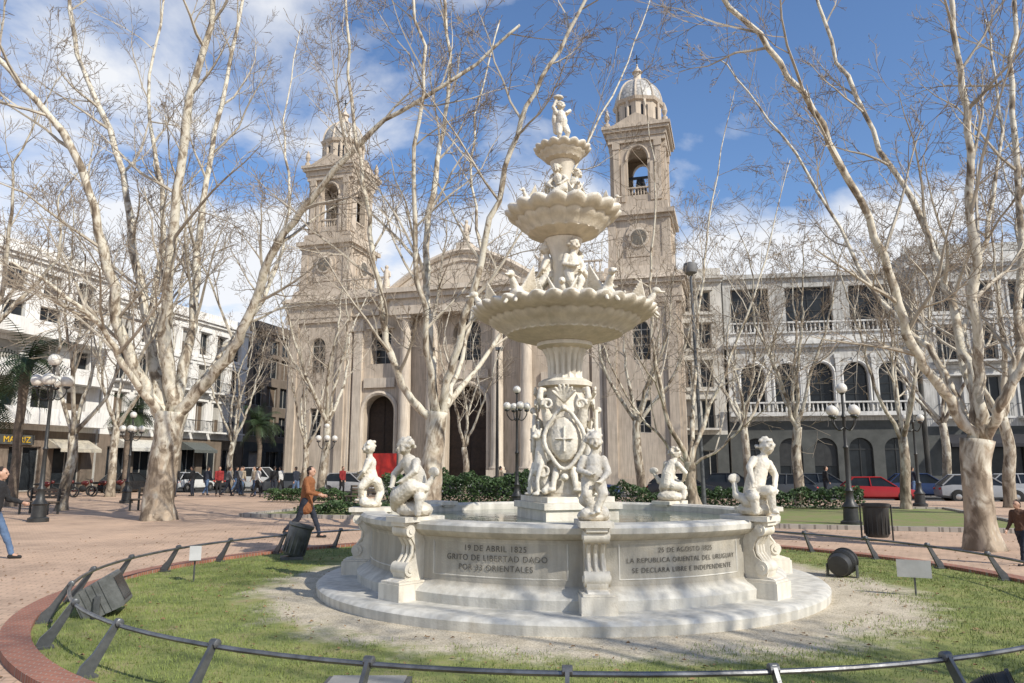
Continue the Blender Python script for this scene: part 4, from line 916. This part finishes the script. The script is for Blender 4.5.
hedge(4.4,14,-23.8,-22.6,1.75,15000,"tall clipped green hedge along the garden bed",2)
hedge(15,25,-23.4,-22.6,1.1,8000,"low ragged green hedge along the garden bed",3)
hedge(-2,3,-23.4,-22.6,.8,4000,"low green hedge behind the fountain",4)
hedge(5,12,-31.8,-31.0,.5,3500,"low green border planting in the lawn bed",6)
# ------------------------------------------------------------ low railing round the lawn
RL=empty('low_railing',FC); top(RL,"low curved grey steel railing with leaning posts around lawn","railing")
mb=MB(); pts=[Vector((math.cos(a)*RL_R,math.sin(a)*RL_R,.385)) for a in [i*2*math.pi/112 for i in range(112)]]
mb.tube(pts,.019,8,closed=True); mb.obj('rail',RAILM,RL,True)
pm=MB(); d_=RL_R-6.42
pm.prism([(x+d_,z*.96) for x,z in [(6.72,.0),(6.60,.0),(6.54,.12),(6.47,.26),(6.41,.38),(6.40,.42),(6.44,.43),(6.51,.32),(6.60,.18),(6.68,.10)]],-.014,.014)
pm.box(6.56+d_,6.76+d_,-.05,.05,.0,.02); pm.lathe([(.024,-.035),(.034,-.03),(.034,.03),(.024,.035)],10,T=Matrix.Translation((RL_R,0,.385))@Matrix.Rotation(R(90),4,'X'))
PM=pm.mesh('post',STEEL,True,30)
for i in range(30):
    mobj('post',PM,RL,(0,0,.02),(i+.15)*2*math.pi/30)
def flood(loc,rz,r,tilt,label,m=None):
    m=m or IRON
    o=empty('floodlight',loc,rz); top(o,label,"floodlight","round ground floodlights aimed at the fountain"); T=Matrix.Translation((0,0,r*1.02+.03))@Matrix.Rotation(R(90)-tilt,4,'X')
    mb=MB(); mb.lathe([(r*.35,-r*1.1),(r*.8,-r*1.0),(r*.95,-r*.5),(r,r*.75),(r*1.08,r*.78),(r*1.08,r*.95),(r*.98,r*.95),(r*.95,r*.7)],32,T=T)
    for k in range(6): mb.lathe([(r*.99,-r*.4+k*.12*r),(r*1.03,-r*.38+k*.12*r),(r*1.03,-r*.35+k*.12*r),(r*.99,-r*.33+k*.12*r)],32,T=T)
    mb.obj('housing',m,o,True)
    mb=MB(); mb.lathe([(r*.94,r*.70),(r*.9,r*.74),(0,r*.76)],32,T=T); mb.obj('lens',GLASS,o)
    mb=MB(); mb.box(-r*1.2,-r*1.12,-.05,.05,.0,r*1.1); mb.box(r*1.12,r*1.2,-.05,.05,.0,r*1.1); mb.box(-r*1.2,r*1.2,-.052,.052,-.005,.03); mb.obj('bracket',STEEL,o)
    return o
p=S(100,600,8.7); o=empty('floodlight',(p.x,8.75,.02),R(18)); top(o,"grey boxy metal floodlight tilted on the lawn","floodlight")
T=Matrix.Translation((0,0,.2))@Matrix.Rotation(R(-28),4,'Y')
mb=MB(); mb.prism([(-.22,-.10),(-.16,-.17),(.20,-.19),(.22,-.17),(.22,.17),(.20,.19),(-.16,.17),(-.22,.10)],-.25,.25,T=T)
for i in range(5): mb.box(-.2+.07*i,-.18+.07*i,-.262,.262,-.15-.008*i,.15+.008*i,T=T)
mb.obj('housing',mat('floodlight_grey',(.18,.185,.18),(.10,.105,.10),scale=8,rough=.5,bump=.2,metal=.3),o)
mb=MB(); mb.box(.222,.226,-.21,.21,-.14,.14,T=T); mb.obj('lens',GLASS,o)
mb=MB(); mb.box(-.03,.03,-.30,-.27,0,.24); mb.box(-.03,.03,.27,.30,0,.24); mb.box(-.032,.032,-.30,.30,-.01,.02); mb.obj('bracket',STEEL,o)
p=S(845,570,11.6); flood((p.x,11.7,.0),R(140),.185,R(8),"black drum floodlight on grass beside the gravel")
p=S(978,672,5.45); flood((p.x,5.25,.0),R(60),.13,R(20),"black floodlight at the lawn edge by the rail")
def plaque(loc,rz,w,h,z,label,tilt=.5):
    o=empty('information_plaque',loc,rz); top(o,label,"sign"); mb=MB(); mb.tube([Vector((0,0,0)),Vector((0,0,z))],.012,8); mb.obj('post',STEEL,o)
    mb=MB(); mb.box(-w/2,w/2,-.01,.01,-h/2,h/2,T=Matrix.Translation((0,-.02,z))@Matrix.Rotation(-tilt,4,'X')); mb.obj('board',mat('plaque_metal',(.42,.42,.40),rough=.4,bump=0),o)
p=S(195,560,11.2); plaque((p.x,11.2,0),.4,.16,.22,.42,"small grey plaque on a thin post in the lawn")
p=S(922,570,9.8); plaque((p.x,10.0,0),-.45,.40,.22,.36,"white board on a short post in the lawn",.1)
p=S(372,680,6.1)
o=empty('junction_box',(p.x,5.85,.02)); top(o,"flat grey metal ground box set in the lawn","junction box"); mb=MB(); mb.box(-.32,.32,-.2,.2,0,.05); mb.obj('housing',STEEL,o); mb=MB(); mb.box(-.28,.28,-.17,.17,.052,.065); mb.obj('lid',mat('box_lid',(.3,.29,.27)),o)
def wbin(loc,rz,label,tilt=0,m=IRON,stand=True,sc=1):
    o=empty('waste_bin',loc,rz); o.scale=(sc,)*3; top(o,label,"waste bin"); mb=MB(); mb.lathe([(.22,.08),(.25,.12),(.28,.75),(.31,.78),(.31,.84),(.27,.84),(.25,.5),(.01,.48)],24)
    for k in range(16):
        a=k*6.283/16; mb.box(-.012,.012,.255,.275,.15,.72,T=Matrix.Rotation(a,4,'Z'))
    b=mb.obj('body',m,o,True); b.rotation_euler=(0,tilt,0)
    if stand: mb=MB(); mb.tube([Vector((-.36,0,0)),Vector((-.36,0,.8)),Vector((.36,0,.8)),Vector((.36,0,0))],.02,6); mb.obj('stand',IRON,o)
    else: mb=MB(); mb.box(-.26,.26,-.22,.22,-.0,.07); mb.obj('foot',STEEL,o)
p=S(880,542,17.5); wbin((p.x,17.6,0),0,"black round waste bin on a stand by the path")
wbin((-4.0,13.9,.02),.3,"grey tilted waste bin on the lawn by the railing",.25,STEEL,False,.76)
def lamp(loc,h,globes,label,r=.16,sc=1):
    o=empty('street_lamp',loc,.3); top(o,label,"street lamp","ornate globe lamps on the plaza"); mb=MB()
    mb.lathe([(.30,0),(.30,.12),(.22,.16),(.2,.5),(.24,.55),(.13,.7),(.10,.95),(.13,1.0),(.075,1.1),(.06,2.2),(.09,2.25),(.055,2.32),(.045,h-1.0),(.08,h-.95),(.04,h-.85),(.035,h-.3),(.09,h-.25)],14)
    for k in range(globes):
        a=k*6.283/globes; d=Vector((math.cos(a),math.sin(a),0))
        mb.tube(cat([Vector((0,0,h-1.25)),d*.22+Vector((0,0,h-1.35)),d*.40+Vector((0,0,h-1.15)),d*.42+Vector((0,0,h-.98))],4),.022,6)
        mb.lathe([(.05,0),(.11,.04),(.10,.08)],10,c=(d.x*.42,d.y*.42,h-1.0))
    mb.obj('post',IRON,o,True)
    mb=MB(); mb.lathe([(.05+0,0)]+[(r*math.sin(t),r-r*math.cos(t)) for t in [.35+i*(2.79-.35)/9 for i in range(10)]]+[(.01,2*r)],20); gm=mb.mesh('globe',GLOBE,True,None)
    for k in range(globes):
        a=k*6.283/globes; mobj('globe',gm,o,(math.cos(a)*.42,math.sin(a)*.42,h-.94))
    mobj('globe',gm,o,(0,0,h-.27))
p=S(38,522,23.6); lamp((p.x,23.6,0),5.15,4,"black ornate street lamp with clustered white globes",.2)
p=S(852,530,22); lamp((p.x,22,0),4.1,4,"black ornate street lamp with white globes by the lawn")
lamp((S(517,480,30).x,30,0),4.9,4,"black ornate street lamp with white globes near the cathedral")
lamp((S(918,480,33).x,33,0),4.6,4,"black ornate street lamp with white globes by the lawn")
lamp((S(325,480,40).x,40,0),4.0,4,"black ornate street lamp with white globes near the cathedral")
lamp((S(128,480,36).x,36,0),4.3,4,"black ornate street lamp with white globes near the side street")
o=empty('lamp_post',(S(703,480,29).x,29,0)); top(o,"tall plain grey lamp post with large round head","lamp post")
mb=MB(); mb.tube([Vector((0,0,0)),Vector((0,0,1)),Vector((-.15,0,9.4))],[.11,.08,.05],10); mb.obj('post',STEEL,o,True)
mb=MB(); mb.lathe([(.08,9.3),(.26,9.42),(.30,9.6),(.26,9.8),(.05,9.88)],20,c=(-.15,0,0)); mb.obj('lamp_head',mat('lamp_head',(.2,.2,.2)),o,True)
mb=MB(); mb.lathe([(.24,9.405),(.01,9.34)],20,c=(-.15,0,0)); mb.obj('lens',GLOBE,o)
o=empty('lamp_post',(S(497,480,40).x,40,0)); top(o,"slim dark lamp post before the cathedral","lamp post")
mb=MB(); mb.tube([Vector((0,0,0)),Vector((0,0,7.5)),Vector((.1,-.2,8))],[.1,.06,.05],8); mb.obj('post',IRON,o,True); mb=MB(); mb.box(-.1,.3,-.5,-.1,7.95,8.1); mb.obj('lamp_head',STEEL,o)
# ------------------------------------------------------------ cars
def car_parts():
    st=[(-2.08,.62,.38,.62),(-2.0,.78,.28,.86),(-1.5,.83,.22,.93),(-.6,.84,.20,.92),(.5,.84,.20,.90),(1.2,.83,.21,.84),(1.85,.76,.25,.72),(2.08,.55,.34,.52)]
    mb=MB(); n=8
    for x,w_,z0,z1 in st:
        ring_=[(-w_*.8,z0),(-w_,z0+.12),(-w_,(z0+z1)/2+.05),(-w_*.88,z1),(w_*.88,z1),(w_,(z0+z1)/2+.05),(w_,z0+.12),(w_*.8,z0)]
        for y,z in ring_: mb.v.append((x,y,z))
    for i in range(len(st)-1):
        for j in range(n):
            j2=(j+1)%n; mb.f.append((i*n+j,i*n+j2,(i+1)*n+j2,(i+1)*n+j)); mb.m.append(0)
    mb.f.append(tuple(range(n))); mb.m.append(0); mb.f.append(tuple(reversed(range((len(st)-1)*n,len(st)*n)))); mb.m.append(0)
    for s in (-1,1):
        for xw in (-1.28,1.3): mb.lathe([(.36,-.03),(.36,.03)],18,1,T=Matrix.Translation((xw,s*.825,.33))@Matrix.Rotation(R(90),4,'X'))
    mb.poly([(-1.35,-.56,1.42),(.15,-.56,1.44),(.15,.56,1.44),(-1.35,.56,1.42)])
    for s in (-1,1):
        for a,b_ in (((-1.95,s*.72,.9),(-1.35,s*.56,1.42)),((-.45,s*.74,.91),(-.5,s*.57,1.43)),((.95,s*.72,.88),(.15,s*.56,1.44))): mb.tube([Vector(a),Vector(b_)],.035,5)
        mb.tube([Vector((-1.35,s*.56,1.42)),Vector((.15,s*.56,1.44))],.035,5)
    g=MB(); A=[(-1.93,.70,.9),(-1.34,.55,1.415),(.14,.55,1.435),(.93,.70,.88)]
    g.poly([(x,y-.0,z) for x,y,z in A]); g.poly([(x,-y,z) for x,y,z in reversed(A)])
    g.poly([A[0],A[1],(A[1][0],-A[1][1],A[1][2]),(A[0][0],-A[0][1],A[0][2])]); g.poly([A[2],A[3],(A[3][0],-A[3][1],A[3][2]),(A[2][0],-A[2][1],A[2][2])])
    ty=MB(); ty.lathe([(.2,-.1),(.29,-.1),(.32,-.06),(.32,.06),(.29,.1),(.2,.1)],20,T=Matrix.Rotation(R(90),4,'X'))
    rm=MB(); rm.lathe([(.2,-.09),(.2,.09),(.12,.105),(.01,.11)],12,T=Matrix.Rotation(R(90),4,'X')); rm.lathe([(.01,-.11),(.12,-.105),(.2,-.09)],12,T=Matrix.Rotation(R(90),4,'X'))
    hl=MB(); hl.ell((0,0,0),(.1,.14,.07))
    return mb,g,ty,rm,hl
cb,cg,cty,crm,chl=car_parts()
TY=cty.mesh('tyre',RUBBER,True); RM=crm.mesh('rim',CHROME,True); HL=chl.mesh('headlight',mat('lamp_glass',(.6,.6,.58),rough=.1,bump=0),True); TL=chl.mesh('taillight',RED,True); CG=cg.mesh('window',GLASS)
CBM={}
def car(loc,rz,c_,label,van=False,sc=1):
    k=str(c_)
    if k not in CBM: CBM[k]=cb.mesh('body',[mat('car_paint_%d'%len(CBM),c_,tuple(x*.9 for x in c_),rough=.25,bump=0),RUBBER],True,35)
    o=empty('parked_car',loc,rz); o.scale=(sc,sc,sc*(1.25 if van else 1)); top(o,label,"car","cars parked along the kerb"); mobj('body',CBM[k],o); mobj('window',CG,o)
    for x in (-1.28,1.3):
        for y in (-.78,.78): wv=empty('wheel',(x,y,.32),0,o); mobj('tyre',TY,wv); mobj('rim',RM,wv)
    for y in (-.55,.55): mobj('headlight',HL,o,(1.98,y,.58)); mobj('taillight',TL,o,(-2.02,y,.72))
cl=[("silver",(.30,.31,.32)),("red",(.34,.02,.02)),("white",(.6,.6,.58)),("dark grey",(.06,.065,.07)),("black",(.02,.02,.022)),("blue",(.03,.05,.12)),("pale grey",(.38,.38,.38))]
for i,(s,ci) in enumerate([(-9,3),(-3.8,6),(1.5,4),(6.6,3),(11.8,5),(17.4,4),(22.4,3),(27.5,1),(32.4,0),(37.8,4)]):
    P=G(s,-11.2); car((P.x,P.y,-.125),GA+(math.pi if i%3==0 else 0),cl[ci][1],"%s hatchback parked along the plaza kerb"%cl[ci][0],sc=.9 if ci==1 else 1)
for i,(s,ci) in enumerate([(20.2,4),(25.5,3),(30.8,5),(36,6),(-14,2)]):
    P=G(s,-6.2); car((P.x,P.y,-.125),GA,cl[ci][1],"%s car parked across the street"%cl[ci][0],van=(i==4))
for i,(k,ci) in enumerate([(4,4),(10,2),(15.5,3),(21,0)]):
    P=LP(k)+DX*5.6; car((P.x,P.y,-.125),LA,cl[ci][1],"%s car parked in the side street"%cl[ci][0])
def moto():
    mb=MB()
    for x in (-.62,.65): mb.tube([Vector((x+math.cos(a)*.27,0,.3+math.sin(a)*.27)) for a in [i*6.283/18 for i in range(18)]],.045,6,1,closed=True)
    mb.tube([Vector((.65,0,.3)),Vector((.42,0,.95))],.03,6,1); mb.tube([Vector((.4,-.32,1.02)),Vector((.42,0,.96)),Vector((.4,.32,1.02))],.018,6,1)
    mb.ell((.12,0,.78),(.26,.13,.14)); mb.ell((-.3,0,.76),(.34,.12,.07),mi=1); mb.ell((.0,0,.45),(.24,.14,.2),mi=1); mb.tube([Vector((-.62,0,.3)),Vector((-.1,0,.42)),Vector((.3,0,.7))],.035,6); mb.ell((.5,0,.88),(.09,.09,.1)); mb.tube([Vector((-.2,.12,.3)),Vector((-.75,.15,.35))],.04,6,1)
    return mb
mm_=moto().mesh('body',[MOTO,RUBBER],True)
for i in range(5):
    P=LP(-6+i*1.3)+DX*9.2
    o=empty('motorcycle',(P.x,P.y,0),GA+.2); top(o,"dark red motorcycle parked on the plaza edge","motorcycle","motorcycles parked in a row"); mobj('body',mm_,o)
def bench(loc,rz,label):
    o=empty('bench',loc,rz); top(o,label,"bench"); mb=MB()
    for i in range(4): mb.box(-.8,.8,-.22+i*.12,-.13+i*.12,.43,.46)
    mb.obj('seat',DARKBARK,o); mb=MB()
    for i in range(3): mb.box(-.8,.8,.27+.03*i,.30+.03*i,.55+i*.13,.64+i*.13)
    mb.obj('backrest',DARKBARK,o)
    for s in (-1,1):
        mb=MB(); mb.box(s*.7-.03,s*.7+.03,-.2,-.15,0,.43); mb.box(s*.7-.03,s*.7+.03,.2,.26,0,.9); mb.box(s*.7-.025,s*.7+.025,-.15,.2,.38,.42); mb.obj('leg',IRON,o)
bench((-17.2,27.5,0),R(-20),"dark slatted bench on the plaza paving"); bench((-14.2,29.5,0),R(-20),"dark slatted bench on the plaza paving"); bench((-6.5,33,0),R(-16),"dark slatted bench facing the fountain")
P=Vector(((385-512)/740*44,44,0)); o=empty('banner_stand',P,GA); top(o,"red rectangular banner on two posts in the square","banner")
mb=MB(); mb.box(-.85,.85,-.02,.02,1.1,2.5); mb.obj('banner',RED,o)
for xx in (-.9,.9): mb=MB(); mb.box(xx-.03,xx+.03,-.03,.03,0,2.6); mb.obj('post',STEEL,o)
# ------------------------------------------------------------ people
def person(loc,rz,jc,tc_,label,swing=0,near=False,arm=None,bag=None,hairm=HAIR,scale=1.0,group=None,jlen=.0):
    sw=swing
    def leg(side,th,ka):
        hip=Vector((0,side*.09,.92)); kn=hip+Vector((math.sin(th),0,-math.cos(th)))*.44; an=kn+Vector((math.sin(th-ka),0,-math.cos(th-ka)))*.42; return hip,kn,an
    L1=leg(1,sw,.08+sw*.1); L2=leg(-1,-sw*.75,.15+sw*.75)
    low=min(L1[2].z,L2[2].z)-.075; dz=-low
    U=Vector((0,0,dz)); L1=[p+U for p in L1]; L2=[p+U for p in L2]
    ch=Vector((.02+sw*.05,0,1.36))+U; nk=Vector((.03+sw*.06,0,1.47))+U; hd=Vector((.06+sw*.07,0,1.62))+U; pv=Vector((0,0,.95))+U
    arms=[]
    for side,a1,a2 in ((1,-sw*.8,.3),(-1,sw*.8,.45)) if arm is None else ((1,arm[0],arm[1]),(-1,arm[2],arm[3])):
        sh=ch+Vector((0,side*.185,.05)); el=sh+Vector((math.sin(a1),side*.08,-math.cos(a1)))*.29; wr=el+Vector((math.sin(a1+a2),0,-math.cos(a1+a2)))*.25; arms.append((sh,el,wr,Vector((math.sin(a1+a2),0,-math.cos(a1+a2))),side))
    vox=.0125 if near else .024
    P=[cap(pv,ch,.125,.13),cap(ch,nk,.1,.06),cap(nk,hd-Vector((0,0,.05)),.055,.055),('e',hd,(.098,.078,.118)),('e',hd+Vector((.03,0,-.08)),(.06,.05,.045))]
    P+=[('e',hd+Vector((.105,0,-.015)),(.02,.016,.028)),('e',hd+Vector((0,.08,-.01)),(.02,.012,.032)),('e',hd+Vector((0,-.08,-.01)),(.02,.012,.032)),('e',hd+Vector((.088,0,-.062)),(.018,.03,.012)),('e',hd+Vector((.085,0,.03)),(.02,.05,.012))]
    for Lg in (L1,L2):
        P+=[cap(Lg[0],Lg[1],.085,.058),cap(Lg[1],Lg[2],.055,.038),cap(Lg[2],Lg[2]+Vector((.13,0,-.045)),.036,.03)]
    for sh,el,wr,dr_,side in arms:
        P+=[cap(sh,el,.05,.04),cap(el,wr,.038,.026)]
        pm_=wr+dr_*.06; P+=[cap(wr,pm_+dr_*.02,.027,.036)]
        pr=Vector((0,side,0)).cross(dr_).normalized()
        if near:
            for i in range(4):
                b=pm_+dr_*.03+pr*(.028-.019*i); q=b+dr_*(.035 if i in(1,2) else .028)+Vector((0,-side*.008,0)); P+=[cap(b,q,.0105,.0095),cap(q,q+dr_*.02+Vector((0,-side*.02,0)),.0095,.0085)]
            P+=[cap(pm_-dr_*.02+pr*.03,pm_+dr_*.02+pr*.05,.012,.010)]
    o=empty('person',loc,rz); o.scale=(scale,)*3; top(o,label,"person",group)
    mobj('body',blob_mesh('body',P,vox,SKIN,2),o)
    J=[cap(pv+Vector((0,0,.0)),ch,.15,.158),cap(ch+Vector((0,-.12,.03)),ch+Vector((0,.12,.03)),.095,.095),cap(ch+Vector((0,0,.05)),nk,.105,.075)]
    if jlen: J+=[cap(pv,pv-Vector((0,0,jlen)),.155,.17)]
    for sh,el,wr,dr_,side in arms: J+=[cap(sh,el,.073,.062),cap(el,wr-dr_*.01,.06,.045)]
    mobj('jacket',blob_mesh('jacket',J,vox,jc,2,.012,14),o)
    Tt=[cap(pv+Vector((0,0,.03)),pv-Vector((0,0,.04)),.14,.14)]
    for Lg in (L1,L2): Tt+=[cap(Lg[0],Lg[1],.102,.073),cap(Lg[1],Lg[2]+Vector((0,0,.02)),.07,.055)]
    mobj('trousers',blob_mesh('trousers',Tt,vox,tc_,2,.01,14),o)
    for Lg in (L1,L2):
        mobj('shoe',blob_mesh('shoe',[cap(Lg[2]+Vector((-.03,0,-.035)),Lg[2]+Vector((.15,0,-.045)),.042,.034),('e',Lg[2],(.045,.045,.05))],.014,RUBBER,1),o)
    mobj('hair',blob_mesh('hair',[('e',hd+Vector((-.025,0,.03)),(.1,.088,.11)),('e',hd+Vector((-.05,0,-.03)),(.06,.075,.09))],.014,hairm,1,.015,25),o)
    if near:
        for s in (-1,1):
            mb=MB(); mb.ell((hd.x+.088,s*.032,hd.z+.005),(.012,.013,.01)); mb.obj('eye',HAIR,o)
    if bag: mobj('bag',blob_mesh('bag',[('e',(ch.x-.02,.22,1.0+dz),(.16,.07,.15)),cap((ch.x,.2,1.1+dz),(ch.x,-.05,1.52+dz),.017,.017)],.014,bag,1),o)
    return o
ORG=cloth('orange_brown_coat',(.27,.105,.04)); NAVY=cloth('navy_cloth',(.02,.025,.04)); JEAN=cloth('denim',(.10,.16,.27)); BLK=cloth('black_cloth',(.02,.02,.022)); GRY=cloth('grey_cloth',(.2,.2,.2)); REDC=cloth('red_cloth',(.30,.03,.03)); BEI=cloth('beige_cloth',(.4,.33,.24)); WHC=cloth('white_cloth',(.6,.6,.58)); BRN=cloth('brown_cloth',(.10,.05,.03))
person((S(300,540,17.9).x,18.3,0),R(-6),ORG,NAVY,"person in long orange-brown coat and dark trousers striding across plaza",swing=.45,near=True,arm=(.1,1.2,.25,1.1),bag=BLK,jlen=.20)
person((S(-13,558,14.0).x,14.0,0),R(10),BLK,JEAN,"person in black jacket and jeans walking with hand forward",swing=.5,near=True,arm=(.4,.9,-.4,.3))
person((S(1023,545,13.2).x,13.2,0),R(200),BRN,NAVY,"child in brown coat walking beside the railing",swing=.3,scale=.64,near=True)
g=random.Random(8); cs=[BLK,NAVY,REDC,GRY,BEI,WHC,BLK,JEAN]
GRP="people standing and walking across the plaza"
lab={BLK.name:"black",NAVY.name:"navy",REDC.name:"red",GRY.name:"grey",BEI.name:"beige",WHC.name:"white",JEAN.name:"blue"}
protos=[]
for i in range(6):
    jc=cs[i]; protos.append(person((S(190+i*17,480,46).x,46+g.uniform(-2,5) if i!=0 else 44,0),g.uniform(0,6.28),jc,[NAVY,JEAN,BLK][i%3],"person in %s jacket standing on the plaza"%lab[jc.name],swing=[.0,.3,.1,.35,.05,.25][i],group=GRP))
for i,(u,d) in enumerate([(198,45),(212,46),(224,44),(233,45),(246,46),(262,43),(278,47),(300,44),(345,46),(172,45),(500,42),(560,44),(820,40),(905,40)]):
    n=dup(protos[i%6],loc=((u-512)/740*d,d,0),rz=g.uniform(0,6.28))
print('DONE')
